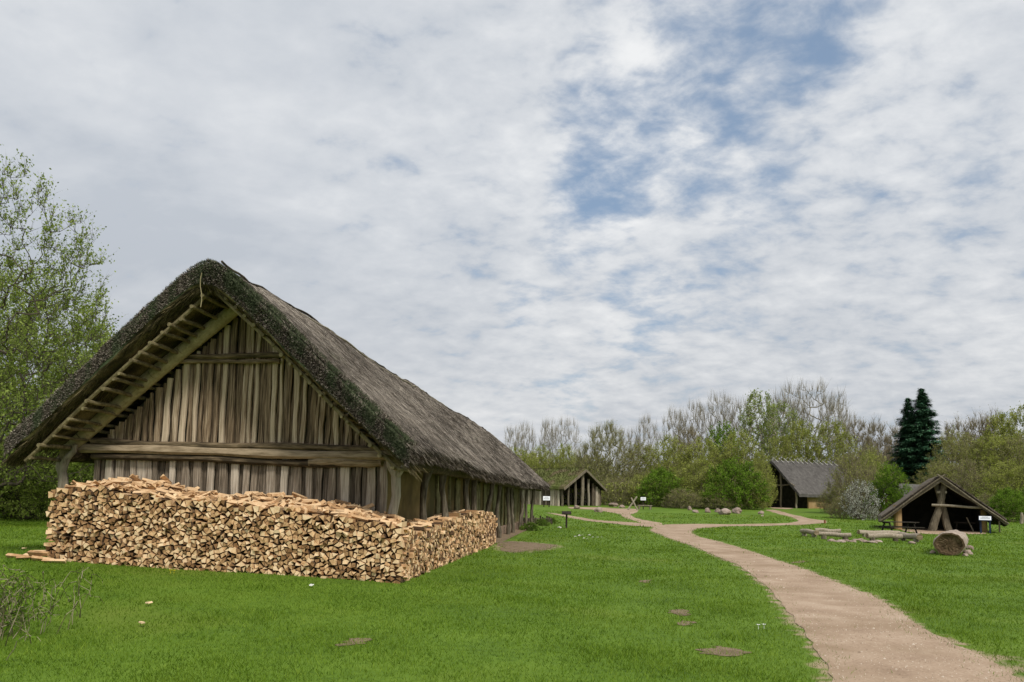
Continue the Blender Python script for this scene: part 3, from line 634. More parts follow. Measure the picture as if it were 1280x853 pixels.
# thicket that closes the view under the crowns
def thicket(name, px0, px1, Y0, Y1, h_, n, m2, label, lsz=.3):
    px = RNG.uniform(px0, px1, n); Y = RNG.uniform(Y0, Y1, n); d = (px - 640) / F * 1.0; x = d * Y
    prof = h_ * (.75 + .25 * np.sin(x * .35) * np.sin(x * .13 + 2)); z = T(x, Y) + prof * RNG.random(n) ** .8
    P = np.c_[x, Y, z]; a_ = RNG.normal(0, 1, (n, 3)); a_ /= np.linalg.norm(a_, axis=1, keepdims=True); b_ = np.cross(a_, RNG.normal(0, 1, (n, 3))); b_ /= np.linalg.norm(b_, axis=1, keepdims=True)
    sz = lsz * RNG.uniform(.5, 1.4, n)[:, None]; st = RNG.random(n) < .4
    a_[st] = np.array([0, 0, 1.]) + RNG.normal(0, .3, (st.sum(), 3)); sa = np.where(st, 3.2, .7)[:, None]; sb = np.where(st, .12, .45)[:, None]
    V = np.stack([P - a_ * sz * sa, P - b_ * sz * sb, P + a_ * sz * sa, P + b_ * sz * sb], 1).reshape(-1, 3)
    o = npmesh(name, V, [np.arange(4 * n).reshape(-1, 4)], m2, RNG.random(n).repeat(4), [st.astype(int)])
    return tag(o, label, 'thicket', kind='stuff')
thicket('thicket', 560, 1420, 132, 165, 9.5, 70000, [L_OLIVE, M_BARKB], 'far-off mass of undergrowth under the trees', .42)
thicket('thicket', 1130, 1480, 88, 100, 4.0, 14000, [L_SHRUB, M_BARKB], 'dark undergrowth below the woodland on the right', .25)
thicket('thicket', 640, 960, 94, 104, 3.2, 14000, [L_YG, M_BARKO], 'low undergrowth behind the shrubs of the clearing', .22)
thicket('thicket', -700, 260, 62, 90, 6, 16000, [L_SHRUB, M_BARKB], 'undergrowth far behind the longhouse', .4)

# near left: the tall spring tree and bushes behind the longhouse
tree_meshes('bigleft', M_BARKD, L_MID, 31, 13.5, .10, 6.3, 'dome', 1500, 5, .75, .014, 38000, .085, lead=.72, r_tip=.008, power=.50, up=.5, tw_up=.55, spread=.5, stems=3)
tree_meshes('bigleft2', M_BARKD, L_MID, 32, 11, .04, 5.5, 'dome', 1100, 5, .7, .014, 42000, .10, lead=.7, r_tip=.008, power=.50, stems=4)
tree_meshes('leftbush', M_BARKD, L_MID, 33, 4, .0, 3.2, 'dome', 600, 5, .5, .012, 22000, .085, lead=.6, r_tip=.008, stems=6)
plant('bigleft', 'spring_tree', -58, 26, 190, 400, 'tall twiggy spring tree with small green leaves at the left edge', rz=.4)
plant('bigleft2', 'spring_tree', 20, 33, 330, 330, 'denser spring tree behind the longhouse left eave', rz=2.)
plant('bigleft2', 'spring_tree', -90, 38, 300, 330, 'spring tree farther back beyond the left picture edge', rz=1.)
plant('bigleft2', 'spring_tree', 100, 52, 430, 240, 'distant spring tree behind the longhouse roof', rz=3.)
plant('leftbush', 'bush', 22, 31, 548, 150, 'dark green bush beneath the left eave of the longhouse', 'bush')
plant('leftbush', 'bush', 105, 34, 556, 120, 'dark green bush behind the forked left post', 'bush')
plant('leftbush', 'bush', -60, 30, 540, 160, 'dark green bush at the left picture edge', 'bush')
plant('leftbush', 'bush', 180, 38, 560, 150, 'green bush hidden behind the longhouse', 'bush')

# ------------------------------------------------------------------ longhouse
house = empty('longhouse', hf(0, 0, 0), 0, 'large thatched longhouse with plank gable and mossy roof edge behind the woodpiles', 'house')
HL = hf(0, 0, 0)
def hbuild(mb, name, mats, parent=None, smooth_=False):
    o = mb.build(name, mats, None, loc=HL, smooth_=smooth_); o.location = (0, 0, 0); o.parent = parent or house
    return o
SL = (6.46 - 2.50) / 4.22; VT = .56; WE = 4.22
def lean(s, u): return -.14 * np.clip(1 - np.abs(u) / WE, 0, 1) * np.clip(1 - (np.asarray(s) + 1.5) / 9, 0, 1)
def nz(a, b, c=0., s=1.): return mnoise.noise(Vector((a * s, b * s, c * s)))
def zridge(s): return 6.52 + .05 * math.sin(s * .5) + .06 * nz(s, 3.1, 0, .9) - .10 * math.sin(max(0, min(s / 36, 1)) * math.pi)
def zout(s, u):
    au = abs(u); rr_ = .38
    z = zridge(s) - SL * (math.sqrt(au * au + rr_ * rr_) - rr_ * .62) - .02
    z += -.03 * math.sin(au / WE * math.pi)          # slight sag of the slope
    return z + .05 * nz(s, u, 1.7, 1.1) + .03 * nz(s, u, 9, 4.)
S0, SR, SE = -1.48, 35.8, 40.8
nu = 26
us = np.concatenate([np.linspace(-WE, 0, nu), np.linspace(0, WE, nu)[1:]])
st = [(-1.48, .17, .08), (-1.44, .08, .04), (-1.35, .02, 0), (-1.17, 0, 0), (-1.0, 0, 0)] + [(x, 0, 0) for x in np.linspace(-.8, SR, 130)]
V = []; R_ = []
def send(s, u): return s + (SE - SR) * (abs(u) / WE) * max(0, (s - 20) / (SR - 20))
for s, dt, db in st:
    for u in us:
        se = send(s, u); V.append(hf(se + .035 * nz(u, 7, 0, 2.5) * (1 if s < -1.3 else 0), u + float(lean(se, u)), zout(se, u) - dt)); R_.append(.5 + .4 * nz(se, u, 4, .8))
    for u in us[::-1]:
        se = send(s, u); k = abs(u) / WE; th_ = VT * (1 - .55 * max(0, (k - .9) / .1)) * (1 + .07 * nz(se, u, 2.2, .8))
        ue = u * (1 - .02 * (1 if k > .98 else 0)); V.append(hf(se, ue + float(lean(se, u)), zout(se, u) - th_ + db + .03 * nz(se, u, 6., 5.))); R_.append(random.random())
n_ = 2 * len(us); Fq = []; mi_ = []
for i in range(len(st) - 1):
    for j in range(n_):
        j2 = (j + 1) % n_; Fq.append((i * n_ + j, i * n_ + j2, (i + 1) * n_ + j2, (i + 1) * n_ + j))
        top = j < len(us) - 1; edge = j in (len(us) - 1, n_ - 1)
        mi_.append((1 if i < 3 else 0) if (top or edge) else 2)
mm = len(us)
for j in range(mm - 1):                                   # verge face, front and back
    Fq.append((j, n_ - 1 - j, n_ - 2 - j, j + 1)); mi_.append(1)
    b = (len(st) - 1) * n_; Fq.append((b + j, b + j + 1, b + n_ - 2 - j, b + n_ - 1 - j)); mi_.append(0)
V = np.array(V); Fq = np.array(Fq)[:, ::-1]
# straw strands over the slopes, moss tufts on the verge, fringe under the left overhang
def strands(n, s_rng, u_rng, L0, W0, lift, side):
    s = RNG.uniform(*s_rng, n); u = RNG.uniform(*u_rng, n) * side
    return s, u
def tri_strands(P, D, Wd, Ln, rng=RNG):
    n = len(P); sdv = np.cross(D, rng.normal(0, 1, (n, 3))); sdv /= np.linalg.norm(sdv, axis=1, keepdims=True) + 1e-9
    return np.stack([P - sdv * Wd[:, None] / 2, P + sdv * Wd[:, None] / 2, P + D * Ln[:, None]], 1).reshape(-1, 3)
V_all = [V]; F_all = [Fq]; mi_all = [np.array(mi_)]; R_all = [np.array(R_)]; off = len(V)
nrm = lambda a_: a_ / (np.linalg.norm(a_, axis=1, keepdims=True) + 1e-9)
dn = np.array([1, SL]); 
def add_tris(TV, m, r):
    global off
    n = len(TV) // 3; V_all.append(TV); F_all.append(np.arange(3 * n).reshape(-1, 3) + off); mi_all.append(np.full(n, m)); R_all.append(r.repeat(3)); off += 3 * n
for side, n in ((1, 95000), (-1, 14000)):
    s = S0 + .12 + (SE - S0 - .12) * RNG.random(n) ** 1.3; u = RNG.uniform(.02, WE + .02, n); lim = send(np.minimum(s, SR), 0) if False else SR + (SE - SR) * u / WE
    k = s < lim; s = s[k]; u = u[k]; n = len(s)
    z = np.array([zout(a_, b_) for a_, b_ in zip(s, u)]) - np.where(s < -1.3, .03, 0)
    P = HO + HA * s[:, None] + HP * (u * side + lean(s, u))[:, None] + np.c_[np.zeros((n, 2)), z + .004]
    D = HP * side + HA * RNG.normal(0, .16, n)[:, None] + np.c_[np.zeros((n, 2)), -SL + np.abs(RNG.normal(.04, .07, n))]; D = nrm(D)
    sdv = nrm(np.cross(D, np.c_[np.zeros((n, 2)), np.ones(n)])); wd = (.014 + .0010 * np.maximum(s, 0)) * RNG.uniform(.6, 1.4, n); ln = RNG.uniform(.12, .34, n)
    TV = np.stack([P - sdv * wd[:, None] / 2, P + sdv * wd[:, None] / 2, P + D * ln[:, None]], 1).reshape(-1, 3)
    add_tris(TV, 3, np.clip(.5 + .35 * np.sin(s * .8 + u) * np.sin(u * 2 - s * .3) * .5 + RNG.normal(0, .25, n), 0, 1))
# eave fringe
for side, n in ((1, 26000), (-1, 5000)):
    s = S0 + (SE - S0) * RNG.random(n) ** 1.3; u = np.full(n, WE) - RNG.uniform(0, .25, n); z = np.array([zout(a_, b_) for a_, b_ in zip(s, u)]) - RNG.uniform(.02, .34, n)
    P = HO + HA * s[:, None] + HP * (u * side + lean(s, u))[:, None] + np.c_[np.zeros((n, 2)), z]
    D = nrm(HP * side + HA * RNG.normal(0, .3, n)[:, None] + np.c_[np.zeros((n, 2)), -1.1 + RNG.normal(0, .3, n)])
    add_tris(tri_strands(P, D, .012 + .0008 * np.maximum(s, 0), RNG.uniform(.05, .17, n)), 3, RNG.random(n) * .6)
# moss on verge and the first half metre of the slope
for side, n in ((1, 56000), (-1, 30000)):
    u = RNG.uniform(0, WE, n); f_ = RNG.random(n)
    face = f_ < (.55 if side > 0 else .7)
    s = np.where(face, S0 - .01, S0 + np.abs(RNG.normal(0, .26, n))); s = np.minimum(s, -.7)
    zt = np.array([zout(a_, b_) for a_, b_ in zip(s, u)]) - np.where(s < -1.42, .1, 0); z = np.where(face, zt - RNG.random(n) * (VT - .2) , zt)
    P = HO + HA * s[:, None] + HP * (u * side + lean(s, u))[:, None] + np.c_[np.zeros((n, 2)), z]
    D = nrm(HA * (-.8 + RNG.normal(0, .4, n))[:, None] * np.where(face, 1, .3)[:, None] + HP * (side * (.35 + RNG.normal(0, .4, n)))[:, None] + np.c_[np.zeros((n, 2)), np.where(face, -.2, .7) + RNG.normal(0, .4, n)])
    pale = np.array([nz(a_, b_ * 3, side * 5, 1.6) for a_, b_ in zip(s, u)]) + (.30 if side < 0 else -.02) + .5 * (z - zt + .12 < -.12) * (side > 0)
    m3 = RNG.random(n) < np.clip(.35 + pale * 1.6, 0, 1)
    TV = tri_strands(P, D, np.full(n, .017), RNG.uniform(.02, .05 if side < 0 else .085, n)).reshape(-1, 3, 3); r = RNG.random(n)
    add_tris(TV[~m3].reshape(-1, 3), 1, r[~m3]); add_tris(TV[m3].reshape(-1, 3), 3, r[m3] * .8)
# straw butts hanging under the verge
for side, n in ((-1, 26000), (1, 3000)):
    s = RNG.uniform(-1.4, .2, n); s = np.where(RNG.random(n) < .75, -1.44 + RNG.random(n) * .5, s); u = RNG.uniform(0.0, WE, n)
    z = np.array([zout(a_, b_) for a_, b_ in zip(s, u)]) - VT * 1.0 + .05
    P = HO + HA * s[:, None] + HP * (u * side + lean(s, u))[:, None] + np.c_[np.zeros((n, 2)), z]
    D = nrm(HP * side * .8 + HA * (.15 + RNG.normal(0, .35, n))[:, None] + np.c_[np.zeros((n, 2)), -SL * .95 + RNG.normal(-.12, .14, n)])
    add_tris(tri_strands(P, D, np.full(n, .012), RNG.uniform(.10, .30, n)), 2, RNG.random(n))
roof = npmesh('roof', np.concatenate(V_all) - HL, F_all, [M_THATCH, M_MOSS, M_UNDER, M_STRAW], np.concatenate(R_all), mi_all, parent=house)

def zin(u): return 6.52 - SL * max(abs(u) - .10, 0) - VT - .13
# rafters, purlins, verge poles, battens
PZ = 2.43
for side in (-1, 1):
    mb = MB(); mb.tube([hf(-.22 if side < 0 else -.1, side * (3.78 - (3.72) * t) + (0.02), PZ + .12 + (zin(0) - .16 - PZ - .1) * t + .04 * math.sin(t * 3.1)) for t in np.linspace(0, 1, 14)], [.175 - .03 * t for t in np.linspace(0, 1, 14)], 14, rough=.04, r=.7)
    for t in np.linspace(.08, .93, 11):
        p = hf(-.22 if side < 0 else -.1, side * (3.78 - 3.72 * t) + .02, PZ + .12 + (zin(0) - .16 - PZ - .1) * t + .04 * math.sin(t * 3.1)); ax_ = nrm((hf(0, -side * 1., .93) - hf(0, 0, 0))[None])[0]
        mb.tube([p - ax_ * .012, p + ax_ * .012], .177 - .03 * t, 14)
    hbuild(mb, 'rafter', M_POLE, smooth_=False)
    mb = MB(); mb.tube(wob(hf(-.42, side * 3.69, PZ), hf(38.5, side * 3.69, PZ), 30, .05, 3 + side), .165, 12, endm=1, rough=.05, r=.1); hbuild(mb, 'wall_plate', [M_BEAM, M_POLE], smooth_=False)  # low tone paints the shade below the overhang into the plate
    mb = MB(); mb.tube(wob(hf(-1.2, side * 3.98, zin(3.98) + .01), hf(-1.2, side * .02 - .1, zin(0) + .01), 16, .03, 11 + side), .042, 7, r=.1); hbuild(mb, 'verge_pole', M_POLE)
    for i in range(18):
        t = (i + .5) / 18.3; u = side * (3.9 - 3.8 * t + random.uniform(-.06, .06)); z = zin(u) - .055
        mb = MB(); mb.tube(wob(hf(-1.26 - random.uniform(0, .12), u, z + random.uniform(-.02, .02)), hf(.4, u - side * .03, z), 6, .018, i * 3 + side), random.uniform(.03, .045), 7, r=random.uniform(0, .3)); hbuild(mb, 'batten', M_POLE)
# ridge poles on the roof, stick at the peak
for a_, b_, u_, r_, h_, sd_, m_p in ((-.75, 9, .16, .03, .025, 5, M_BARKD), (8, 22, .13, .032, .03, 6, M_BARKD), (20.5, 35.3, .16, .035, .03, 8, M_BARKD), (2, 20, .55, .028, .02, 9, M_POST)):
    pts = [hf(q_, u_ + float(lean(q_, u_)) + .03 * math.sin(q_ * .9 + sd_), zout(q_, u_) + h_ + .008 * math.sin(q_ * 2.3)) for q_ in np.linspace(a_, b_, 40)]
    mb = MB(); mb.tube(pts, r_, 6); hbuild(mb, 'ridge_pole', m_p)
mb = MB(); mb.tube(wob(hf(-1.25, .1, zout(-1, .2) + .13), hf(-.2, .16, zout(.1, .26) + .0), 5, .02, 7), .025, 6); hbuild(mb, 'stick', M_BARKD)
for p in ((-1.1, -.9, .08), (-.9, -1.7, .08)): 
    mb = MB(); mb.tube([hf(p[0], p[1], zout(p[0], p[1]) + .1), hf(p[0] + .25, p[1] + .12, zout(p[0], p[1]) - .02)], .02, 6); hbuild(mb, 'stick', M_BARKD)
mb = MB(); mb.tube(wob(hf(-1.6, -.13, 6.05), hf(-1.58, -.12, 5.35), 5, .02, 1), .009, 5, r=.5); hbuild(mb, 'dangling_straw', M_POLE)

# gable planking
def rake(u): return zin(0) - .16 - (abs(u)) * .935
def plank_wall(name, m, u0, u1, zb, zt, wr, thick, seed, dep=.0, lean=.03, rl=(.0, 1.), dk=.5):
    r = random.Random(seed); mb = MB(); u = u0; k = 0
    while u < u1:
        wd = r.uniform(*wr); dark = (k % 2 == 1) if r.random() < .8 else r.random() < .5
        if dark: wd *= .7
        sc_ = dep + (-.035 if not dark else .03) + r.uniform(-.015, .015); ln = r.uniform(-lean, lean); uu = u + wd / 2
        z0 = zb(uu); z1 = zt(uu) + r.uniform(-.02, .02)
        if z1 > z0 + .1:
            nn = 5; tone = r.uniform(*rl) * (dk if dark else .8) + (.05 if dark else .2)
            rows = []
            for i in range(nn + 1):
                t = i / nn; cx = uu + ln * (t - .5) + .012 * math.sin(t * 9 + k); hw = wd / 2 * (1 + .16 * math.sin(t * 6 + k * 2.1)) + .004; z = z0 + (z1 - z0) * t
                rows.append([hf(sc_ + .045, cx - hw, z), hf(sc_ - .006 + .008 * math.sin(k), cx - hw * .9, z), hf(sc_ - .014, cx + hw * (.1 + .5 * math.sin(k * 5)), z), hf(sc_ - .006 - .008 * math.sin(k), cx + hw * .92, z), hf(sc_ + .045, cx + hw, z)])
            V_ = [p for q_ in rows for p in q_]; Fa = []
            for i in range(nn):
                for j in range(4): Fa.append((i * 5 + j, i * 5 + j + 1, i * 5 + 6 + j, i * 5 + 5 + j))
            Fa.append((0, 4, 3, 2, 1)); Fa.append(tuple(nn * 5 + j for j in range(5)))
            mb.add(V_, Fa, 0, min(max(tone, 0), 1))
        u += wd * r.uniform(.96, 1.06) + .006; k += 1
    return hbuild(mb, name, m)
gz0 = lambda u: float(T(*hf(0, u, 0)[:2]) - HP[2] * u) - .05
plank_wall('lower_planks', M_GREY, -3.28, 3.28, gz0, lambda u: 2.42, (.12, .19), .05, 3, dk=.3)
plank_wall('upper_planks', M_PLANK, -3.2, 3.2, lambda u: 2.6, rake, (.05, .12), .04, 4, lean=.05)
mb = MB()                                               # dark boarding behind
mb.add([hf(.09, -3.25, 0), hf(.09, 3.25, 0), hf(.09, 3.25, 2.62), hf(.09, 0, zin(0) + .1), hf(.09, -3.25, 2.62), hf(.13, -3.25, 0), hf(.13, 3.25, 0), hf(.13, 3.25, 2.62), hf(.13, 0, zin(0) + .1), hf(.13, -3.25, 2.62)],
       [(0, 1, 2, 3, 4), (9, 8, 7, 6, 5), (0, 5, 6, 1), (1, 6, 7, 2), (2, 7, 8, 3), (3, 8, 9, 4), (4, 9, 5, 0)]); hbuild(mb, 'back_boarding', M_DARK)
def beam(u0, u1, z0, z1, r, s, seed, m=M_BEAM, amp=.025, name='beam', flat=1., tone=.5):
    mb = MB(); pts = wob(hf(s, u0, z0), hf(s, u1, z1), 22, amp, seed)
    rr_ = [r * (1 + .12 * math.sin(i * .9 + seed)) for i in range(23)]; mb.tube(pts, rr_, 9, rough=.10, r=tone); return hbuild(mb, name, m)
beam(-3.3, 3.25, 2.70, 2.66, .075, -.11, 1, tone=.30); beam(-3.62, 3.5, 2.53, 2.54, .10, -.15, 2, tone=.78); beam(-3.25, 2.6, 2.375, 2.36, .07, -.12, 3, tone=.1); beam(1.7, 3.3, 2.36, 2.40, .085, -.14, 4, tone=.7)
beam(-1.38, 1.30, 4.62, 4.66, .058, -.11, 5, tone=.4); beam(-1.45, .95, 4.52, 4.52, .045, -.13, 6, tone=.6)
# posts: forked front ones, then the row under the right eave
def post(pts, rad, fork=None, m=M_POST, name='post', tone=.12):  # low default tone darkens the eave rows as if shadowed; front posts lighter
    mb = MB(); mb.tube(pts, rad, 9, rough=.08, jit=.03, r=tone)
    if fork:
        for f_ in fork: mb.tube(f_[0], f_[1], 8, rough=.06, r=tone)
    return hbuild(mb, name, m)
post([hf(-.35, -3.66, -.0), hf(-.35, -3.68, 1.2), hf(-.35, -3.74, 1.8), hf(-.38, -3.76, 2.02), hf(-.4, -3.70, 2.2), hf(-.42, -3.62, 2.33)], [.11, .10, .10, .09, .085, .07],
     [([hf(-.35, -3.74, 1.85), hf(-.36, -3.86, 2.1), hf(-.36, -3.88, 2.32)], [.08, .07, .05]), ([hf(-.42, -3.62, 2.33), hf(-.42, -3.5, 2.45), hf(-.42, -3.46, 2.6)], [.075, .06, .05])], tone=.75)
post([hf(-.3, 3.56, -.1), hf(-.3, 3.53, .9), hf(-.32, 3.60, 1.25), hf(-.32, 3.68, 1.7), hf(-.32, 3.66, 2.1), hf(-.35, 3.68, 2.26)], [.11, .105, .10, .095, .10, .12],
     [([hf(-.35, 3.66, 2.12), hf(-.38, 3.54, 2.32), hf(-.40, 3.50, 2.46)], [.08, .07, .05]), ([hf(-.35, 3.68, 2.12), hf(-.38, 3.82, 2.32), hf(-.40, 3.86, 2.46)], [.08, .06, .045])], tone=.9)
def s_for_px(px, u):
    lo, hi = -1, 42
    for _ in range(40):
        m = (lo + hi) / 2; p = hf(m, u, 1.5) - [0, 0, EYE]; x = 640 + F * (p @ RT) / (p @ fw)
        if x < px: lo = m
        else: hi = m
    return lo
for i, px in enumerate([532, 555, 580, 593, 612, 625, 634, 641, 650, 659, 665]):
    u = 3.69 + (.05 if i % 2 else -.04); s = s_for_px(px, u); s = min(s, 39); g = float(T(*hf(s, u, 0)[:2])) - .1
    ln = random.uniform(-.12, .12); pts = wob(hf(s, u + ln, g), hf(s + random.uniform(-.1, .1), 3.69, PZ - .12), 6, .04 + .02 * (i % 3), i)
    post(pts, [random.uniform(.085, .12) * (1 - .04 * k) for k in range(7)], [([pts[-2], pts[-1] + HP * .12 + np.array([0, 0, .1])], [.06, .04])], name='post')
for s in np.arange(3, 39, 3.2):
    post(wob(hf(s, -3.69, float(T(*hf(s, -3.69, 0)[:2])) - .1), hf(s, -3.69, PZ - .1), 6, .04, int(s)), .1)
# side walls: daub with posts and boards
def wall_box(name, s0, s1, u0, u1, z0, z1, m, seg=1):
    mb = MB()
    V_ = [hf(s_, u_, z_) for z_ in (z0, z1) for s_, u_ in ((s0, u0), (s1, u0), (s1, u1), (s0, u1))]
    mb.add(V_, [(0, 3, 2, 1), (4, 5, 6, 7), (0, 1, 5, 4), (1, 2, 6, 5), (2, 3, 7, 6), (3, 0, 4, 7)]); return hbuild(mb, name, m)
SW = s_for_px(650, 3.26)
wall_box('side_wall', .14, SW, 3.12, 3.26, -.2, 2.75, M_CLAY); wall_box('side_wall', .14, SW, -3.26, -3.12, -.2, 2.75, M_CLAY); wall_box('end_wall', SW, SW + .15, -3.3, 3.3, -.2, 2.8, M_CLAY)
wall_box('sill_bank', 12.5, SW - .1, 3.27, 3.5, -.1, .42, mat('pink_daub', [(.13, .085, .055), (.24, .165, .115), (.33, .25, .18)], scale=2., rnd=0, bump=.4))
mb = MB()
rr2 = random.Random(9)
s = 5.5
while s < SW - .3:
    wd = rr2.uniform(.12, .3); z1 = rr2.uniform(2.2, 2.5); mb.box(hf(s, 3.30, z1 / 2), (.05, wd, z1), (HP, HA, (0, 0, 1)), r=rr2.random() * .3, jit=.012); s += wd + rr2.choice([.02, .05, .3, .9])
hbuild(mb, 'side_boards', M_BARKO)  # dim bark colour in low tones carries the eave shadow on the boards

# ------------------------------------------------------------------ firewood
def clip_cells(pts, bx, K=14):
    cells = []
    for i, p in enumerate(pts):
        d = ((pts - p) ** 2).sum(1); nb = np.argsort(d)[1:K]
        poly = [p + np.array(c) * bx for c in ((-1, -1), (1, -1), (1, 1), (-1, 1))]
        for j in nb:
            n_v = pts[j] - p; mid_ = (pts[j] + p) / 2; o = []
            for a_, b_ in zip(poly, poly[1:] + poly[:1]):
                da = (a_ - mid_) @ n_v; db = (b_ - mid_) @ n_v
                if da <= 0: o.append(a_)
                if (da < 0) != (db < 0) and abs(da - db) > 1e-12: o.append(a_ + (b_ - a_) * da / (da - db))
            poly = o
            if len(poly) < 3: break
        if len(poly) >= 3: cells.append(np.array(poly))
        else: cells.append(None)
    return cells
def simplify(poly, k):
    poly = list(poly)
    while len(poly) > k:
        L_ = [np.linalg.norm(poly[i] - poly[(i + 1) % len(poly)]) for i in range(len(poly))]; i = int(np.argmin(L_)); j = (i + 1) % len(poly)
        m = (poly[i] + poly[j]) / 2; poly[i] = m; poly.pop(j)
    return np.array(poly)
WOOD = []       # (apparent size, verts, faces, mats, tone, kind)
def topz(u): return float(np.interp(u, [-3.1, -2.0, -.8, .85, 2.5, 4.15], [1.66, 1.66, 1.53, 1.44, 1.32, 1.12]))
def tground(s, u): p = hf(s, u, 0); return float(T(p[0], p[1])) - HP[2] * u
def packed(u0, u1, zb, zt, du, dz, seed):
    r = np.random.default_rng(seed); P = []
    u = u0; k = 0
    nu_ = int((u1 - u0) / du)
    for a_ in range(nu_):
        uu = u0 + (a_ + .5) * du; z = zb(uu) + dz * (.5 if a_ % 2 else .15)
        while z < zt(uu): P.append((uu + r.normal(0, du * .24), z + r.normal(0, dz * .24))); z += dz
    return np.array(P)
def add_log(poly3, axis, length, front, tone, kind, score, endscale=1.):
    n = len(poly3); tw = np.cross(axis, np.random.normal(0, 1, 3)) * np.random.uniform(0, .06)
    A_ = poly3 + axis * front; B_ = poly3 + (axis + tw) * (length + front); c = A_.mean(0)
    A_ = A_ + np.random.normal(0, .006, (1, 3)) + axis * np.random.normal(0, .008, (n, 1))
    B_ = B_.mean(0) + (B_ - B_.mean(0)) * np.random.uniform(.8, 1.05)
    V_ = np.vstack([A_, B_]); Fs = [tuple(range(n)), tuple(range(2 * n - 1, n - 1, -1))] + [(i, i + n, (i + 1) % n + n, (i + 1) % n) for i in range(n)]
    WOOD.append((score, V_, Fs, [0, 0] + [1] * n, tone, kind))
for nm, seed in (('front', 1), ('side', 2)):
    if nm == 'front': P = packed(-3.05, 4.14, lambda u: tground(-1.6, u) - .03, lambda u: topz(u) - .02 + .03 * math.sin(u * 5), .092, .080, seed)
    else: P = packed(-1.45, 11.9, lambda s: tground(s, 4.1) - .03, lambda s: float(np.interp(s, [-1.6, 0, 2.5, 5, 7, 9, 11, 12], [1.10, .98, 1.05, 1.22, 1.28, 1.24, 1.12, 1.0])) + .03 * math.sin(s * 6), .105, .082, seed)
    cells = clip_cells(P, .062)
    for p, cpoly in zip(P, cells):
        if cpoly is None: continue
        c = cpoly.mean(0); ar = .5 * abs(sum(cpoly[i][0] * cpoly[(i + 1) % len(cpoly)][1] - cpoly[(i + 1) % len(cpoly)][0] * cpoly[i][1] for i in range(len(cpoly))))
        if ar < .0008: continue
        q_ = simplify(cpoly, random.choice([3, 3, 4, 4])); q_ = c + (q_ - c) * random.uniform(.9, 1.04); an = random.gauss(0, .16); ca, sa = math.cos(an), math.sin(an)
        q_ = c + (q_ - c) @ np.array([[ca, -sa], [sa, ca]]); q_ += np.random.normal(0, .004, q_.shape)
        if nm == 'front':
            poly3 = np.array([hf(-1.6, a_, b_) for a_, b_ in q_]); axis = HA; d = 14.9 + (4 - c[0]) * .115; sc_ = ar / d ** 2
        else:
            poly3 = np.array([hf(a_, 4.15, b_) for a_, b_ in q_[::-1]]); axis = -HP; d = 14.9 + c[0]; sc_ = ar / d ** 2 * (7.0 / (d + 2))
        add_log(poly3, axis, random.uniform(.28, .36), random.uniform(-.022, .022) + (.01 if random.random() < .93 else -.05), (random.random() if random.random() < .9 else -.25), nm, sc_)
# loose pieces thrown on top
def wedge(center, yaw, pitch, L_, r, kind, score):
    k = random.choice([3, 3, 4, 5]); an = sorted(random.uniform(0, 6.28) for _ in range(k)); an = [i * 6.283 / k + random.uniform(-.35, .35) for i in range(k)]
    ax_ = HA * math.cos(yaw) * math.cos(pitch) + HP * math.sin(yaw) * math.cos(pitch) + np.array([0, 0, math.sin(pitch)]); ax_ /= np.linalg.norm(ax_)
    x = np.cross(ax_, [0, 0, 1.]); x /= np.linalg.norm(x); y = np.cross(x, ax_); q_ = np.array([center + x * math.cos(a_) * r * random.uniform(.75, 1.2) + y * math.sin(a_) * r * random.uniform(.6, 1) for a_ in an][::-1])
    add_log(q_ - ax_ * L_ / 2, ax_, L_, 0, random.uniform(.35, 1), kind, score)
rr3 = random.Random(4)
for i in range(420):
    u = rr3.uniform(-2.9, 3.9); s = rr3.uniform(-1.48, -.15); hump = (.07 + .26 * math.exp(-((u + 1.7) / 1.0) ** 2) + .20 * math.exp(-((u - 1.3) / 1.1) ** 2) + .12 * math.exp(-((u - 3.) / .6) ** 2)) * max(0, (s + 1.6) / 1.4)
    z = topz(u) + .02 + hump * rr3.random() - .07 * max(0, u - 2.5) * 0
    wedge(hf(s, u, z), rr3.gauss(1.3, .8), rr3.gauss(0, .26), rr3.uniform(.26, .36), rr3.uniform(.042, .068), 'top', 1.0 / (1 + i * .001) )
for i in range(110):
    s = rr3.uniform(-1.2, 11.3); u = rr3.uniform(3.3, 4.05); z = float(np.interp(s, [-1.6, 0, 2.5, 5, 7, 9, 11, 12], [1.12, .98, 1.0, 1.12, 1.18, 1.14, 1.02, .9])) + .03 + rr3.random() * .09
    wedge(hf(s, u, z), rr3.gauss(0.6, .8), rr3.gauss(0, .14), rr3.uniform(.26, .36), rr3.uniform(.042, .062), 'sidetop', .9 / (15 + s) ** 2 * .01)
# corner pieces laid crosswise and scraps at the left foot
for i in range(9):
    wedge(hf(-1.42, 4.05 + rr3.uniform(-.03, .03), tground(-1.5, 4.1) + .09 + i * .112), 1.57 + rr3.gauss(0, .08), 0, .34, .055, 'corner', 2)
scrap = [(-1.75, -3.30, .04, 1.3), (-1.55, -3.40, .05, 1.7), (-1.8, -2.95, .04, 1.4), (-1.62, -3.65, .03, 1.5), (-1.78, -3.08, .13, 1.6), (-1.5, -3.2, .14, 1.5), (-1.95, -2.6, .04, 1.35)]
for s, u, dz, yw in scrap: wedge(hf(s, u, tground(s, u) + dz), yw, rr3.gauss(0, .05), .42, .06, 'foot', 3)
tops = [q_ for q_ in WOOD if q_[5] == 'top']; 
indiv = [q_ for q_ in WOOD if q_[5] in ('corner', 'foot')] + tops[-130:]
fr = sorted([q_ for q_ in WOOD if q_[5] == 'front'], key=lambda q_: -q_[0])[:298 - len(indiv)]
ids = set(id(q_) for q_ in indiv + fr)
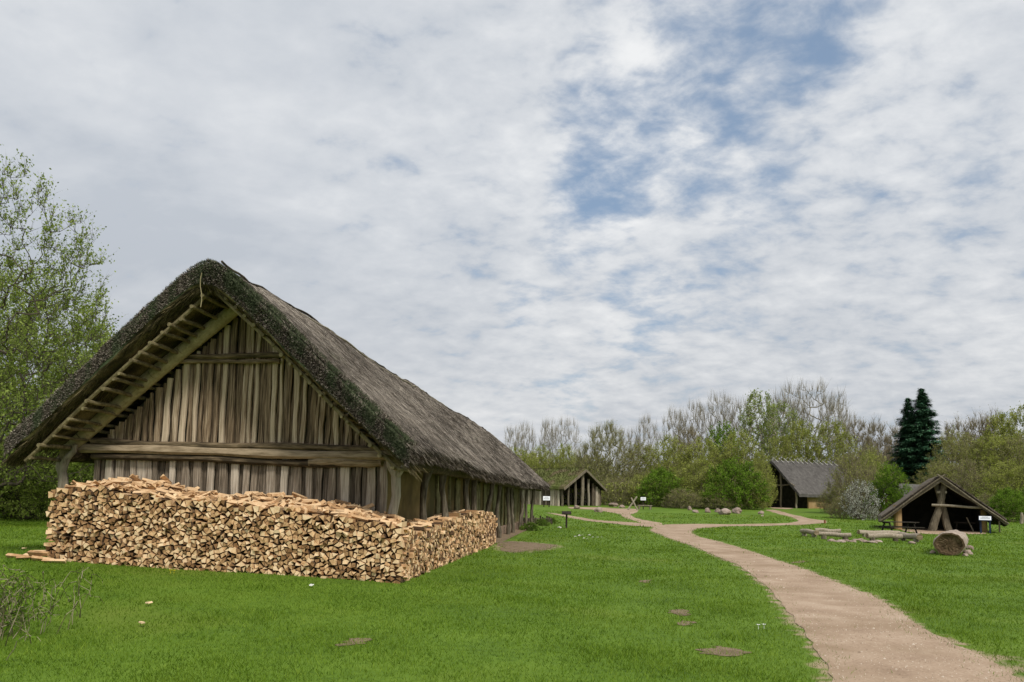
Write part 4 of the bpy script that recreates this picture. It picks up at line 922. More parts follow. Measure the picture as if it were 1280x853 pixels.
LAB = {'corner': 'split log laid crosswise in the near corner of the woodpiles', 'foot': 'split log lying on the grass at the left foot of the woodpile',
       'top': 'split log lying loose and askew on top of the front woodpile', 'front': 'split log with pale sawn end showing in the front face of the woodpile'}
for q_ in indiv + fr:
    mb = MB(); mb.add(q_[1], q_[2], q_[3], q_[4]); c = q_[1].mean(0); o = mb.build('firewood_log', [M_END, M_SIDE], loc=c)
    tag(o, LAB[q_[5]], 'firewood', 'split logs, ' + {'corner': 'corner of the pile', 'foot': 'at the foot of the pile', 'top': 'loose on the pile', 'front': 'front of the pile'}[q_[5]])
mbs = MB()
for q_ in WOOD:
    if id(q_) in ids: continue
    mbs.add(q_[1], q_[2], q_[3], q_[4])
# inner rows of the stacks
def core(s0, s1, u0, u1, zt):
    n = 30
    for i in range(n):
        if u1 - u0 > 3: a_, b_ = u0 + (u1 - u0) * i / n, u0 + (u1 - u0) * (i + 1) / n; c = hf((s0 + s1) / 2, (a_ + b_) / 2, 0); z1 = zt((a_ + b_) / 2); sz = (b_ - a_ - .002, s1 - s0)
        else: a_, b_ = s0 + (s1 - s0) * i / n, s0 + (s1 - s0) * (i + 1) / n; c = hf((a_ + b_) / 2, (u0 + u1) / 2, 0); z1 = zt((a_ + b_) / 2); sz = (u1 - u0, b_ - a_ - .002)
        mbs.box(c + np.array([0, 0, z1 / 2 - .05]), (sz[0], sz[1], z1 + .1), (HP, HA, (0, 0, 1)), m=1, r=.12)
core(-1.33, -.12, -2.98, 3.8, lambda u: topz(u) - .06)
core(-1.1, 11.75, 3.32, 3.86, lambda s: float(np.interp(s, [-1.6, 0, 2.5, 5, 7, 9, 11, 12], [1.05, .92, .95, 1.08, 1.14, 1.1, .98, .86])))
o = mbs.build('firewood_stack', [M_END, M_SIDE], loc=hf(-1.6, 4, 0)); tag(o, 'mass of split logs filling the woodpiles along the gable and the right side', 'firewood', 'split logs', 'stuff')
print('wood', len(WOOD), len(indiv), len(fr))

# ------------------------------------------------------------------ open shelter (turf roof)
def local_frame(name, base, yaw, label, cat):
    o = empty(name, base, yaw, label, cat); return o
def gable_roof(mb, L0, L1, W, zr, ze, th_, m=0, nseg=14, ns=18, rough=.05, seed=1, over=0.):
    # ridge along +Y from L0 to L1, slopes to +-W
    V_ = []; 
    for i in range(ns + 1):
        y = L0 + (L1 - L0) * i / ns
        for lay in (0, 1):
            for j in range(nseg + 1):
                x = -W + 2 * W * j / nseg; z = zr + (ze - zr) * (math.sqrt(x * x + .04) - .2 * .6) / W
                z += rough * nz(x, y + seed * 7, seed, .9) + rough * .5 * nz(x, y, seed, 3.) - (th_ if lay else 0)
                V_.append((x, y, z))
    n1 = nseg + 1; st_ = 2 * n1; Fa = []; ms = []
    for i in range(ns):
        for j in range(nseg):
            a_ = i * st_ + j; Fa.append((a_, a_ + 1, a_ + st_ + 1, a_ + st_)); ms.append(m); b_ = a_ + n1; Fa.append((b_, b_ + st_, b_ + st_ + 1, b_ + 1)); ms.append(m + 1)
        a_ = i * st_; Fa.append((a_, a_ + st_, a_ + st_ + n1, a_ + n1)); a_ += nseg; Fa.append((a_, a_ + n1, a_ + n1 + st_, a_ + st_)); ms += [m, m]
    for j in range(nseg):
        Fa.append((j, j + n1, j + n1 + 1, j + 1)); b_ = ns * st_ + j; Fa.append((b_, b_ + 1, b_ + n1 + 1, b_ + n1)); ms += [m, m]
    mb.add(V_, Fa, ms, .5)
def tufts(mb, L0, L1, W, zr, ze, n, ln, wd, m=0, seed=0, hang=True):
    r = random.Random(seed)
    for i in range(n):
        x = r.uniform(-W, W); y = r.uniform(L0, L1); z = zr + (ze - zr) * max(math.sqrt(x * x + .04) - .12, 0) / W; sg = 1 if x > 0 else -1
        d = np.array([sg * .6, r.gauss(0, .2), -.5 + r.gauss(.1, .15)]) * ln if hang else np.array([r.gauss(0, .3), r.gauss(0, .3), 1]) * ln
        b0 = np.array([x, y, z]); sdv = np.array([0, wd, 0]); mb.add([b0 - sdv, b0 + sdv, b0 + d], [(0, 1, 2)], m, r.random())
sb = ground_at(724, 632.5); sb = at_dist(724, min(sb[1], 95)); ZS = (95 / F)
shel = local_frame('open_shelter', (sb[0], sb[1], sb[2]), math.radians(50), 'open-fronted shelter with turf roof and upright log walls beyond the longhouse', 'shelter')
# local +Y is the ridge direction (running away to the left), -Y the open gable
mb = MB(); gable_roof(mb, -.9, 12.5, 4.4, 4.45, 2.15, .32, seed=2, rough=.1); tufts(mb, -.9, 12.5, 4.3, 4.45, 2.15, 5000, .22, .05, 0, 3, False)
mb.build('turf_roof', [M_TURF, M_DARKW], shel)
mb = MB()
for sg in (-1, 1): mb.box((sg * 2.2, -.98, 3.02), (5.0, .10, .26), ((math.cos(.482), 0, -sg * math.sin(.482)), (0, 1, 0), (sg * math.sin(.482), 0, math.cos(.482))), r=.35)
mb.build('verge_board', M_POST, shel)
for x, r in ((-3.8, .16), (-2.6, .13), (-1.2, .15), (0.15, .20), (1.5, .15)):
    z1 = 4.25 - 2.3 * abs(x) / 4.4 - .25; mb = MB(); mb.tube(wob((x, -.3, -.1), (x + random.uniform(-.08, .08), -.3, z1), 5, .04, int(x * 10) + 90), r, 9, rough=.08); mb.build('post', M_POST, shel)
def log_wall(mb, p0, p1, ztf, seed, wr=(.28, .42), gap=.03):
    r = random.Random(seed); p0 = np.array(p0, float); p1 = np.array(p1, float); L_ = np.linalg.norm(p1 - p0); d = (p1 - p0) / L_; t = 0
    while t < L_:
        wd = r.uniform(*wr); c = p0 + d * (t + wd / 2); z1 = ztf(c) ; mb.tube([c + [0, 0, -.1], c + [0, 0, z1]], wd / 2, 7, r=r.random()); t += wd + r.uniform(0, gap)
mb = MB(); log_wall(mb, (-3.9, .0, 0), (-3.9, 11.6, 0), lambda c: 2.1, 1); mb.build('log_wall', M_GREY, shel)
mb = MB(); log_wall(mb, (3.9, -.2, 0), (3.9, 11.6, 0), lambda c: 2.1, 2); mb.build('log_wall', M_GREY, shel)
mb = MB(); log_wall(mb, (-3.9, 11.7, 0), (3.9, 11.7, 0), lambda c: 4.1 - 2.3 * abs(c[0]) / 4.4, 3); mb.build('log_wall', M_GREY, shel)
mb = MB(); log_wall(mb, (2.3, -.25, 0), (3.9, -.25, 0), lambda c: 4.0 - 2.3 * abs(c[0]) / 4.4, 4, (.3, .4), .12); mb.build('log_wall', M_GREY, shel)
mb = MB(); mb.tube([(0, -.6, 3.95), (0, 12.3, 3.95)], .13, 8); mb.build('ridge_beam', M_POST, shel)

def picnic_table(base, yaw, label, L_=1.9):
    o = empty('picnic_table', base, yaw, label, 'picnic table')
    mb = MB()
    for i in range(5): mb.box((0, -.32 + i * .16, .75), (L_, .145, .045))
    mb.build('table_top', M_DARKW, o)
    for sy in (-1, 1):
        mb = MB()
        for k in (0, 1): mb.box((0, sy * (.68 + k * .14), .45), (L_, .13, .045))
        mb.build('bench', M_DARKW, o)
    for sx in (-1, 1):
        for sy in (-1, 1):
            mb = MB(); a_ = sy * .48; mb.box((sx * L_ * .36, sy * .42, .36), (.05, .1, .86), ((1, 0, 0), (0, math.cos(a_), math.sin(a_)), (0, -math.sin(a_) * -1 if False else math.sin(a_) * -1, math.cos(a_)))); mb.build('leg', M_DARKW, o)
        mb = MB(); mb.box((sx * L_ * .36 + .05 * sx, 0, .41), (.045, 1.55, .09)); mb.box((sx * L_ * .36 + .05 * sx, 0, .70), (.045, .75, .08)); mb.build('cross_rail', M_DARKW, o)
    return o
def in_frame(o, x, y):
    a_ = o.rotation_euler[2]; return np.array([o.location[0] + x * math.cos(a_) - y * math.sin(a_), o.location[1] + x * math.sin(a_) + y * math.cos(a_)])
for i, (x, y, lb) in enumerate([(-1.6, 1.6, 'dark picnic table inside the open shelter, left of the central post'), (1.7, 1.0, 'dark picnic table inside the open shelter, right of the central post'), (0, 5, 'dark picnic table deep inside the open shelter')]):
    p = in_frame(shel, x, y); picnic_table((p[0], p[1], float(T(*p))), shel.rotation_euler[2] + .1, lb)

# ------------------------------------------------------------------ far thatched house with crossed ridge sticks
fbp = at_dist(970, 104); yawf = math.atan2(.5, .87) - math.pi / 2
far = local_frame('thatched_house', fbp, yawf, 'far grey thatched house with pale ridge sticks and ochre wall between the trees', 'house')
mb = MB(); gable_roof(mb, -1.0, 13.5, 4.7, 6.5, 1.75, .4, seed=4, rough=.07, nseg=18); tufts(mb, -1.0, 13.5, 4.6, 6.5, 1.75, 6000, .45, .03, 0, 5)
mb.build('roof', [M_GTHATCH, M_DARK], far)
for i in range(13):
    y = -.2 + i * 1.02 + random.uniform(-.15, .15)
    mb = MB(); mb.tube([(-.55, y, 6.15), (.32, y + random.uniform(-.25, .25), 6.95 + random.uniform(-.08, .1))], .055, 6); mb.tube([(.55, y + .1, 6.15), (-.3, y + .1, 6.8)], .05, 6); mb.build('ridge_sticks', mat('pale_sticks', [(.34, .32, .28), (.45, .43, .38), (.55, .53, .48)], rnd=.2, bump=0) if 'pale_sticks' not in MATS else MATS['pale_sticks'], far)
mb = MB(); mb.box((4.0, 7.3, 1.0), (.2, 11.6, 2.3)); mb.build('clay_wall', M_ORANGE, far)
mb = MB(); mb.box((-4.0, 7.3, 1.0), (.2, 11.6, 2.3)); mb.build('clay_wall', M_ORANGE, far)
mb = MB(); mb.add([(-4, 1.6, 0), (4, 1.6, 0), (4, 1.6, 2.2), (0, 1.6, 6), (-4, 1.6, 2.2), (-4, 1.8, 0), (4, 1.8, 0), (4, 1.8, 2.2), (0, 1.8, 6), (-4, 1.8, 2.2)], [(0, 1, 2, 3, 4), (9, 8, 7, 6, 5), (0, 5, 6, 1), (1, 6, 7, 2), (2, 7, 8, 3), (3, 8, 9, 4), (4, 9, 5, 0)]); mb.build('gable_wall', M_DARK, far)
for x in (-3.6, -1.2, 1.2, 3.7):
    mb = MB(); mb.tube(wob((x, -.4, -.1), (x, -.4, 6.0 - abs(x) * 1.02), 5, .06, int(x * 9) + 50), .13, 8); mb.build('post', M_POST, far)
mb = MB(); mb.tube(wob((-2.6, -.45, 2.9), (2.6, -.45, 3.1), 5, .05, 3), .09, 7); mb.build('beam', M_POST, far)
mb = MB(); mb.tube(wob((2.0, -.9, 4.0), (3.9, -.9, 2.9), 5, .05, 4), .07, 7); mb.build('brace', M_POST, far)

# grey roof behind the open hut
gb = at_dist(1132, 76); gh = local_frame('thatched_cabin', gb, math.radians(-60), 'grey thatched cabin roof peeping between vivid green shrub and open hut', 'cabin')
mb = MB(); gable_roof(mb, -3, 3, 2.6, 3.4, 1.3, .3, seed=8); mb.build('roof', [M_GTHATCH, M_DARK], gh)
mb = MB(); mb.box((2, 0, .7), (.15, 5, 1.5)); mb.box((-2, 0, .7), (.15, 5, 1.5)); mb.box((0, 2.5, .9), (3.9, .15, 1.8)); mb.box((0, -2.5, .9), (3.9, .15, 1.8)); mb.build('wall', M_CLAY, gh)

# ------------------------------------------------------------------ open hut on the right
hb_ = ground_at(1176, 664); HY = hb_[1]; kx = HY / F
yawh = -math.atan2(hb_[0], hb_[1]) + .10
hut = local_frame('open_hut', hb_, yawh, 'open thatched hut with leaning fork post and dark interior on the right', 'hut')
sc_h = HY / F * math.sqrt(1 + (hb_[0] / hb_[1]) ** 2) * 0 + HY / F
ZR = height_to(1172, 594, HY); WHL = 78 * HY / F * .86
hut_th = .46
mb = MB(); gable_roof(mb, -1.1, 5.2, WHL, ZR, .85, hut_th, seed=6, rough=.08, nseg=20); tufts(mb, -1.1, 5.2, WHL * .98, ZR, .85, 9000, .34, .022, 0, 7); tufts(mb, -1.22, -.95, WHL * .99, ZR - .1, .75, 3500, .28, .02, 0, 8)
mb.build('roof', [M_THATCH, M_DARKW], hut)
slo = math.atan2(ZR - .85, WHL)
for sg in (-1, 1):
    for k, yy in enumerate((-1.2, -.95)):
        mb = MB(); mb.tube(wob((sg * WHL * 1.02, yy, .62 + .03 * k), (sg * -.25, yy, ZR - .10 + .1 - k * .3), 8, .03, 5 + k), .06, 7); mb.build('verge_pole', M_POST, hut)
mb = MB(); mb.tube(wob((.75, -.6, -.1 + .0), (-.18, -.6, 0.0), 1, 0, 1), .01, 3)
def hx(px): return (px - 1176) * HY / F * 1.04
def hz_(py): return (664 - py) * HY / F
mb = MB(); mb.tube(wob((hx(1166), -.5, -.1), (hx(1181), -.5, hz_(603)), 7, .05, 2), [.27, .26, .25, .23, .22, .21, .2, .2], 10, rough=.07); mb.build('leaning_post', M_POST, hut)
mb = MB(); mb.tube(wob((hx(1185), -.1, -.1), (hx(1171), -.1, hz_(602)), 7, .05, 3), [.25, .24, .23, .22, .21, .2, .19, .19], 10, rough=.07); mb.build('leaning_post', M_POST, hut)
mb = MB(); mb.box((hx(1177), -.55, hz_(616)), (.62, .25, .16), r=.8); mb.build('binding', M_POST, hut)
mb = MB(); mb.tube(wob((hx(1166), -.72, hz_(632)), (hx(1217), -.72, hz_(634)), 6, .02, 3), .085, 8, r=.8); mb.build('cross_beam', M_POST, hut)
mb = MB(); mb.tube([(hx(1130), -.3, -.1), (hx(1130), -.3, hz_(633))], .27, 12); mb.build('clay_pillar', M_ORANGE, hut)
mb = MB(); mb.tube([(hx(1220), -.3, -.1), (hx(1220), -.3, hz_(637))], .19, 12); mb.build('clay_pillar', M_CLAY, hut)
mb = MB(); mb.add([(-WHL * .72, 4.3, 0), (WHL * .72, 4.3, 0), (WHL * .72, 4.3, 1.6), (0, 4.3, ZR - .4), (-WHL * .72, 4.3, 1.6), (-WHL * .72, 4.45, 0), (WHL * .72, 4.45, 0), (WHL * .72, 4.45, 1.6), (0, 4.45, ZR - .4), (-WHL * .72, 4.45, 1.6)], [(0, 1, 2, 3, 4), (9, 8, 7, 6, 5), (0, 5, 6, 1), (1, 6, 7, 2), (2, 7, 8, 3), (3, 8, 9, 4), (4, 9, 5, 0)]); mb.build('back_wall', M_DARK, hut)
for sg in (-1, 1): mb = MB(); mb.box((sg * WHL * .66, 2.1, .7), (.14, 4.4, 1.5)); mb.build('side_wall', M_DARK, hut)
mb = MB(); mb.tube([(0, -1.0, ZR - .42), (0, 4.6, ZR - .42)], .12, 8); mb.build('ridge_beam', M_POST, hut)
mb = MB(); mb.box((WHL * .90, -.7, .55), (.05, .35, .95), r=.6); mb.build('side_board', M_POST, hut)
p = ground_at(1124, 668); picnic_table(p, .12, 'dark picnic table standing in front of the open hut left pillar', 2.2)
# barrow-like bench inside
p = in_frame(hut, hx(1202), .6); o = empty('tool_rack', (p[0], p[1], float(T(*p))), yawh, 'dark wooden rack with slanting handle inside the open hut', 'rack')
mb = MB(); mb.box((0, 0, .62), (1.3, .5, .08)); mb.build('top', M_DARKW, o)
for sx in (-.55, .55): mb = MB(); mb.tube([(sx, 0, 0), (sx * .8, 0, .6)], .05, 6); mb.build('leg', M_DARKW, o)
mb = MB(); mb.tube([(.5, -.35, .0), (.1, -.3, 1.0)], .04, 6); mb.build('handle', M_POST, o)

# ------------------------------------------------------------------ logs, benches, boulders, boards
def lying_log(name, px0, py0, px1, py1, r, label, supports=True, cat='log bench', lift=.26, group='split log benches round the fire place'):
    a_ = ground_at(px0, py0); b_ = ground_at(px1, py1); a_[2] += lift; b_[2] += lift
    o = empty(name, ((a_ + b_) / 2) * [1, 1, 0] + [0, 0, float(T(*((a_ + b_) / 2)[:2]))], 0, label, cat, group); L0 = np.array(o.location)
    mb = MB(); mb.tube([p - L0 for p in wob(a_, b_, 8, .03, int(px0))], r, 12, rough=.04, endm=1, r=.6); mb.build('log', [M_GREY, M_BEAM], o)
    if supports:
        for t in (.15, .82):
            p = a_ + (b_ - a_) * t - L0; mb = MB(); g = float(T(p[0] + L0[0], p[1] + L0[1])) - L0[2]; mb.tube([(p[0], p[1], g - .05), (p[0], p[1], p[2] - r * .6)], .13, 9); mb.build('stump_support', M_POST, o)
    return o
lying_log('log_bench', 1003, 670, 1021, 672.5, .13, 'short grey log bench pointing toward the viewer, leftmost of the left trio')
lying_log('log_bench', 1019, 669, 1051, 670, .12, 'grey log bench at the back of the left trio')
lying_log('log_bench', 1024, 674, 1064, 676, .11, 'long thin grey log bench at the front of the left trio')
lying_log('log_bench', 1073, 671.5, 1124, 672.5, .12, 'long grey log bench at the back of the right trio')
lying_log('log_bench', 1084, 676.5, 1127, 677, .13, 'grey log bench at the front of the right trio')
lying_log('log_bench', 1126, 675.5, 1150, 678.5, .15, 'log bench with round end facing the viewer, right end of the right trio')
for i in range(9):
    px = [1040, 1050, 1057, 1066, 1073, 1080, 1089, 1097, 1140][i]; py = [677, 678, 677, 678, 676, 678, 679, 678, 680][i]; p = ground_at(px, py)
    rock('stone', p, (random.uniform(.3, .55), .35, .14), 20 + i, 'small pale stone lying among the log benches', cat='stone', group='small stones among the log benches')
# big log
a_ = ground_at(1187, 695); b_ = a_ + np.array([2.25, 3.55, 0]); rL = .46; b_[2] = float(T(*b_[:2]))
o = empty('big_log', a_, 0, 'massive weathered tree trunk section lying on the grass before the open hut', 'log'); 
mb = MB(); n_k = 30; V_ = []; Fa = []; ms = []
d = (b_ - a_); d[2] = 0; dl = np.linalg.norm(d); d /= dl; sx_ = np.array([d[1], -d[0], 0])
rings = [(0, .93), (.05, 1.0)] + [(.05 + (dl - .05) * k_ / 26, 1.0 - .06 * k_ / 26 + random.uniform(-.012, .012)) for k_ in range(1, 27)]; n_k = 44
for q_, k in rings:
    for j in range(n_k):
        an = 2 * math.pi * j / n_k; rr_ = rL * k * (1 + .03 * math.sin(2 * an + 1) + .10 * nz(math.cos(an) * 2, math.sin(an) * 2, q_ * .8, 1.6)); V_.append(d * q_ + sx_ * math.cos(an) * rr_ * 1.05 + np.array([0, 0, rL * .88 + math.sin(an) * rr_ * .93]))
for i in range(len(rings) - 1):
    for j in range(n_k): Fa.append((i * n_k + j, i * n_k + (j + 1) % n_k, (i + 1) * n_k + (j + 1) % n_k, (i + 1) * n_k + j)); ms.append(0)
Fa.append(tuple(range((len(rings) - 1) * n_k, len(rings) * n_k))); ms.append(0)
mb.add(V_, Fa, ms, .5); mb.build('bark', mat('pale_bark', [(.16, .12, .09), (.35, .28, .225), (.5, .43, .36)], scale=3., stretch=(1, 1, 1), rnd=0, bump=.8, bdist=.05, fine=12.), o, smooth_=True)
mb = MB(); V_ = []; Fa = []
for k_, fr_ in enumerate((.93, .80, .72, .5, .25)):
    for j in range(n_k):
        an = 2 * math.pi * j / n_k; rr_ = rL * fr_ * (1 + .03 * math.sin(2 * an + 1) + .10 * nz(math.cos(an) * 2, math.sin(an) * 2, 0, 1.6)); ins = (0, .0, .05, .07, .06)[k_] + random.uniform(-.012, .012) * (k_ > 1)
        V_.append(d * ins + sx_ * math.cos(an) * rr_ * 1.05 + np.array([0, 0, rL * .88 + math.sin(an) * rr_ * .93]))
for i in range(4):
    for j in range(n_k): Fa.append((i * n_k + (j + 1) % n_k, i * n_k + j, (i + 1) * n_k + j, (i + 1) * n_k + (j + 1) % n_k))
Fa.append(tuple(range(4 * n_k, 5 * n_k))[::-1]); mb.add(V_, Fa, 0, .3); mb.build('cut_face', mat('rotten_end', [(.03, .02, .01), (.10, .066, .035), (.2, .15, .09)], scale=4., rnd=0, bump=.8, bdist=.04, fine=15.), o)
for i, (px, py, sz, lb) in enumerate([(1166, 692, (.25, .22, .14), 'small stone left of the massive log'), (1212, 687, (.30, .26, .2), 'upper small stone right of the massive log'), (1210, 693, (.3, .3, .2), 'lower small stone right of the massive log'), (1206, 695, (.2, .2, .12), 'smallest pale stone right of the massive log')]):
    rock('stone', ground_at(px, py), sz, 40 + i, lb, cat='stone')
# boulders before the shrubs
for i, (px, py, w_, h_, lb) in enumerate([(862, 638, 6, 5, 'small pink boulder at the left end of the row by the shrubs'), (869, 641, 8, 4, 'low pale boulder second in the row by the shrubs'), (884.5, 641, 8, 6, 'pinkish upright boulder third in the row by the shrubs'),
        (897, 640.5, 7, 5, 'grey boulder partly hidden behind the pointed one'), (906, 643.5, 17, 8, 'large pointed pink boulder before the bright green shrub'), (921, 642, 14, 7, 'large blocky pink boulder right of the pointed one'),
        (951, 643, 7, 4.5, 'pale flat stone at the right end of the row, upper'), (953, 645.5, 4, 2, 'tiny stone at the right end of the row, lower'),
        (721, 636.5, 9, 5, 'pink boulder before the open shelter posts'), (748.5, 640.5, 11, 6.5, 'grey pink boulder beside the stony path'), (767, 633.5, 15, 5, 'wide flat boulder right of the open shelter'), (777, 635, 8, 4, 'dark boulder beside the crossed poles')]):
    p = ground_at(px, py); k = p[1] / F; rock('boulder', p, (w_ * k, w_ * k * .8, h_ * k), i + 1, lb)
# ring of pale stones
for i, (px, py, w_) in enumerate([(719, 671, 4), (724, 670, 5), (730, 673, 4), (737, 669.5, 5), (741, 672, 4), (747, 672, 4), (752, 671.5, 3), (734, 674, 3), (728, 669, 3), (699, 660.5, 7)]):
    p = ground_at(px, py); k = p[1] / F; rock('stone', p, (w_ * k, w_ * k * .7, w_ * k * .4), 60 + i, 'pale stone in the low ring on the lawn before the shelter' if i < 9 else 'flat pale stone beside the dark info post', mat('pale_stone', [(.4, .38, .33), (.55, .53, .47), (.68, .66, .6)], rnd=.2, bump=.3) if 'pale_stone' not in MATS else MATS['pale_stone'], cat='stone', group='ring of pale stones on the lawn' if i < 9 else None)
def frame_board(px, py, h_, w_, label, post_m=M_DARKW, top=M_BOARD, posts=1, tilt=.5, name='info_board'):
    p = ground_at(px, py); print(label, p.round(1)); o = empty(name, p, -math.atan2(p[0], p[1]), label, 'info board')
    for sx in ((0,) if posts == 1 else (-w_ * .38, w_ * .38)):
        mb = MB(); mb.box((sx, .05, h_ / 2 - .05), (.11, .11, h_), r=.5); mb.build('post', post_m, o)
    ax_ = ((1, 0, 0), (0, math.cos(tilt), math.sin(tilt)), (0, -math.sin(tilt), math.cos(tilt)))
    mb = MB(); mb.box((0, 0, h_ - .02), (w_ + .06, w_ * .7 + .06, .04), ax_, r=.5); fr_ = mb.build('panel_frame', post_m, o)
    pc_ = np.array([0, 0, h_ - .02]) + np.array(ax_[2]) * .03; mb = MB(); mb.box(pc_, (w_, w_ * .7, .012), ax_, r=.5); pn_ = mb.build('panel', top, o)
    if top is M_BOARD:
        for t_ in range(4):
            q_ = pc_ + np.array(ax_[2]) * .009 + np.array(ax_[1]) * (w_ * .7 * (.28 - t_ * .17)); mb = MB(); mb.box(q_, (w_ * (.5 if t_ == 0 else .8), w_ * .05, .004), ax_); mb.build('print_line', M_INK, pn_)
    return o
frame_board(708, 660.5, .92, .50, 'dark info stand on single post on the lawn before the shelter', top=M_DARKW, tilt=.4)
frame_board(683, 634, .95, .75, 'white info board on dark posts at the shelter left corner', posts=2, tilt=1.0)
frame_board(804, 637, 1.15, .55, 'white info board on post between crossed poles and shrub', tilt=1.0)
frame_board(1232, 667, 1.0, .68, 'white-topped info board on blue posts right of the open hut', post_m=M_BLUE, posts=2, tilt=.55)
# crossed poles and low frame
p = ground_at(790, 638); k = p[1] / F; o = empty('crossed_poles', p, 0, 'two pale crossed poles leaning together by the stony path', 'poles')
mb = MB(); mb.tube([(-6 * k, 0, -.05), (6.5 * k, .2, 17 * k)], .09, 7, r=.8); mb.build('pole', M_POST, o)
mb = MB(); mb.tube([(7 * k, -.1, -.05), (-1 * k, .1, 15.5 * k)], .08, 7, r=.9); mb.build('pole', M_POST, o)
p = ground_at(806, 637); k = p[1] / F; o = empty('rail_bench', p, 0, 'low grey timber rail beside the white board and shrub', 'bench')
mb = MB(); mb.box((0, 0, .42), (18 * k, .3, .12), r=.5); mb.build('rail', M_POST, o)
for sx in (-7, 7): mb = MB(); mb.box((sx * k, 0, .18), (.2, .25, .42), r=.4); mb.build('leg', M_POST, o)
# little marker, stump at right, wicker edging by the longhouse end
p = ground_at(1031, 654.5); o = MB().tube([(0, 0, -.05), (0, 0, .26)], .08, 8).tube([(0, 0, .26), (0, 0, .30)], .05, 8).build('marker_post', mat('rusty_wood', [(.16, .06, .03), (.25, .10, .05), (.32, .15, .08)], rnd=0), loc=None); o.location = tuple(p); tag(o, 'small rust-brown marker post at the tip of the path', 'post')
p = ground_at(1277, 655); o = MB().tube(wob((0, 0, -.1), (.03, 0, 1.0), 4, .03, 2), [.16, .15, .15, .14, .10], 9, rough=.08).build('wooden_post', M_POST); o.location = tuple(p); tag(o, 'short grey wooden post at the right picture edge', 'post')
p = hf(33.0, 3.9, 0); g = float(T(p[0], p[1])); o = empty('wicker_fence', (p[0], p[1], g), 0, 'low dark wicker edging at the far end of the longhouse', 'fence')
for i in range(16):
    t = i / 15; mb = MB(); mb.tube([(-1.2 + 2.3 * t, 2 * t, -.05), (-1.2 + 2.3 * t, 2 * t, .5 + .1 * math.sin(i * 2))], .06, 6); mb.build('stake', M_BARKD, o)
for z in (.15, .27, .38): mb = MB(); mb.tube([(-1.25 + 2.35 * t, 2 * t + .06 * (-1) ** i, z) for i, t in enumerate(np.linspace(0, 1, 16))], .05, 6); mb.build('weave', M_BARKD, o)
TREES_l = tree_meshes('herb', M_BARKO, L_SHRUB, 44, .5, .0, .8, 'dome', 160, 4, .12, .01, 3500, .05, lead=.6, r_tip=.004, stems=6)
for s, u, lb in ((33, 4.3, 'low leafy plant by the last longhouse posts'), (37, 4.6, 'low leafy plant behind the wicker edging'), (24.5, 4.3, 'small leafy plant under the longhouse eave')):
    q_ = hf(s, u, 0); o = empty('leafy_plant', (q_[0], q_[1], float(T(q_[0], q_[1]))), s, lb, 'plant'); o.scale = (.8, .8, .8)
    c = bpy.data.objects.new('stems', TREES['herb'][0]); link(c, o); c = bpy.data.objects.new('leaves', TREES['herb'][1]); link(c, o)

# ------------------------------------------------------------------ bramble in the near left corner, flowers, scraps
rb = np.random.default_rng(77); bp_ = ground_at(6, 800); bp_ = np.array([bp_[0] - .15, bp_[1] + .2, bp_[2]])
br = empty('bramble_bush', bp_, 0, 'tangled bramble with arching dry stems in the near left corner', 'bush')
E0 = []; E1 = []; R0 = []; R1 = []; LP = []
for i in range(190):
    b = np.array([rb.normal(-.25, .35), rb.normal(0, .5), 0]); az = rb.uniform(0, 6.28); h0 = rb.uniform(.2, .72); rc = rb.uniform(.2, .62); p = b.copy(); n = 9
    for j in range(n):
        t0 = (j + 1) / n; q_ = b + np.array([math.cos(az) * rc * t0 ** 1.2, math.sin(az) * rc * t0 ** 1.2, h0 * math.sin(t0 * 2.3) * 1.05]) + rb.normal(0, .018, 3)
        E0.append(p); E1.append(q_); rr_ = .0042 * (1 - t0 * .7) + .0011; R0.append(rr_ + .0006); R1.append(rr_); p = q_
        if t0 > .25:
            for _ in range(rb.integers(1, 4)): LP.append(q_ + rb.normal(0, .03, 3))
V_, Fq = frustums(np.array(E0), np.array(E1), np.array(R0), np.array(R1), 4)
npmesh('stems', V_, [Fq], mat('dry_stems', [(.06, .06, .025), (.15, .14, .06), (.33, .29, .19)], scale=1.5, rnd=.7, bump=0), rb.random(len(V_) // 8).repeat(8), parent=br)
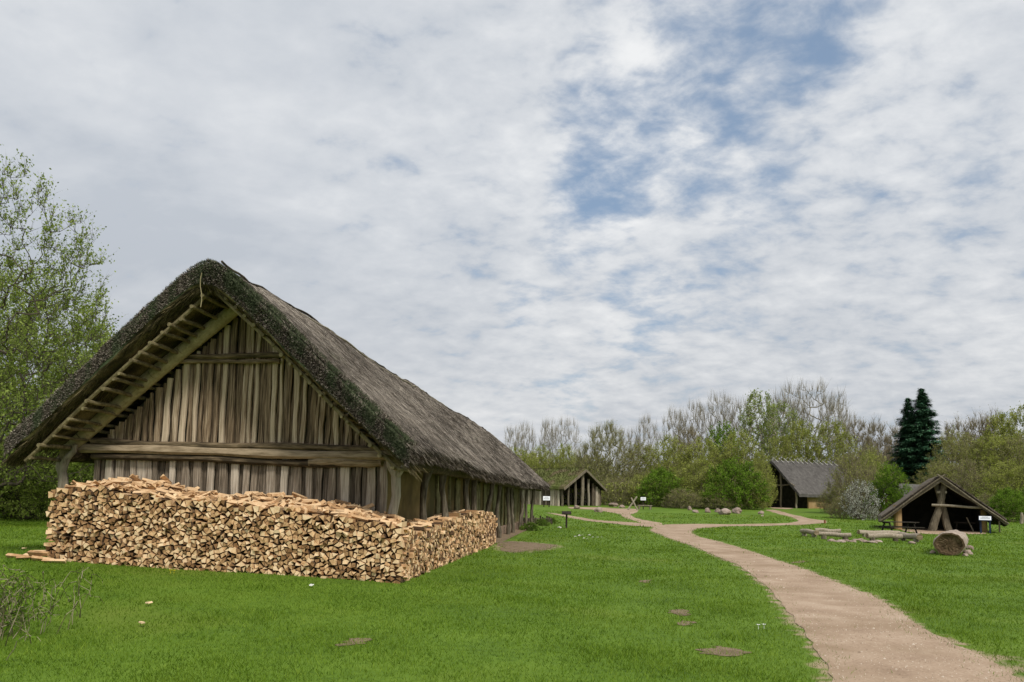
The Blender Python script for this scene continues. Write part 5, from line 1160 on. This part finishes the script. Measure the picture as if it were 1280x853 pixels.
LP = np.array(LP); n = len(LP); a_ = rb.normal(0, 1, (n, 3)); a_ /= np.linalg.norm(a_, axis=1, keepdims=True); b_ = np.cross(a_, rb.normal(0, 1, (n, 3))); b_ /= np.linalg.norm(b_, axis=1, keepdims=True); sz = rb.uniform(.012, .032, n)[:, None]
npmesh('leaves', np.stack([LP - a_ * sz, LP - b_ * sz * .6, LP + a_ * sz, LP + b_ * sz * .6], 1).reshape(-1, 3), [np.arange(4 * n).reshape(-1, 4)], L_FRESH, rb.random(n).repeat(4), parent=br)
def flower(px, py, m, label, r=.03, name='flower'):
    p = ground_at(px, py); mb = MB(); V_ = [(0, 0, .055)]; n = 12
    for j in range(n): q_ = r * (1 if j % 2 else .7); V_.append((q_ * math.cos(j * 6.283 / n), q_ * math.sin(j * 6.283 / n), .06 + .008 * (j % 2)))
    mb.add(V_, [(0, 1 + j, 1 + (j + 1) % n) for j in range(n)]); mb.tube([(0, 0, 0), (0, 0, .052)], .003, 5)
    o = mb.build(name, m); o.location = tuple(p); tag(o, label, 'flower')
flower(213, 717, M_YEL, 'left yellow dandelion below the woodpile', .035, 'dandelion'); flower(217.5, 717.3, M_YEL, 'right yellow dandelion below the woodpile', .035, 'dandelion')
flower(955, 786.5, M_PETAL, 'white daisy in the grass left of the path'); flower(948, 787, M_PETAL, 'second white daisy in the grass left of the path, slightly left')
def chip(px, py, L_, label, m=M_PETAL):
    p = ground_at(px, py); mb = MB(); mb.box((0, 0, .05), (L_, .04, .018), r=.9, jit=.008); mb.box((L_ * .4, .02, .055), (L_ * .4, .03, .015), ((.8, .6, 0), (-.6, .8, 0), (0, 0, 1)), r=.9); o = mb.build('wood_chip', m); o.location = tuple(p); o.rotation_euler = (0, 0, px); tag(o, label, 'wood chip')
chip(389, 735, .06, 'white wood chip on the grass in front of the woodpile'); chip(178, 784, .09, 'pale chip on the grass near the bramble', M_END); chip(186, 758, .08, 'pale splinter on the grass above the bramble', M_END)
for i, (px, py) in enumerate([(508, 716), (520, 722), (30, 688)]): chip(px, py, .14, ['splinter beside the near corner of the woodpile', 'lower splinter beside the near corner of the woodpile', 'thin splinter on the grass left of the woodpile'][i], M_END)
print('trees', tree_n[0], 'objects', len(bpy.data.objects))
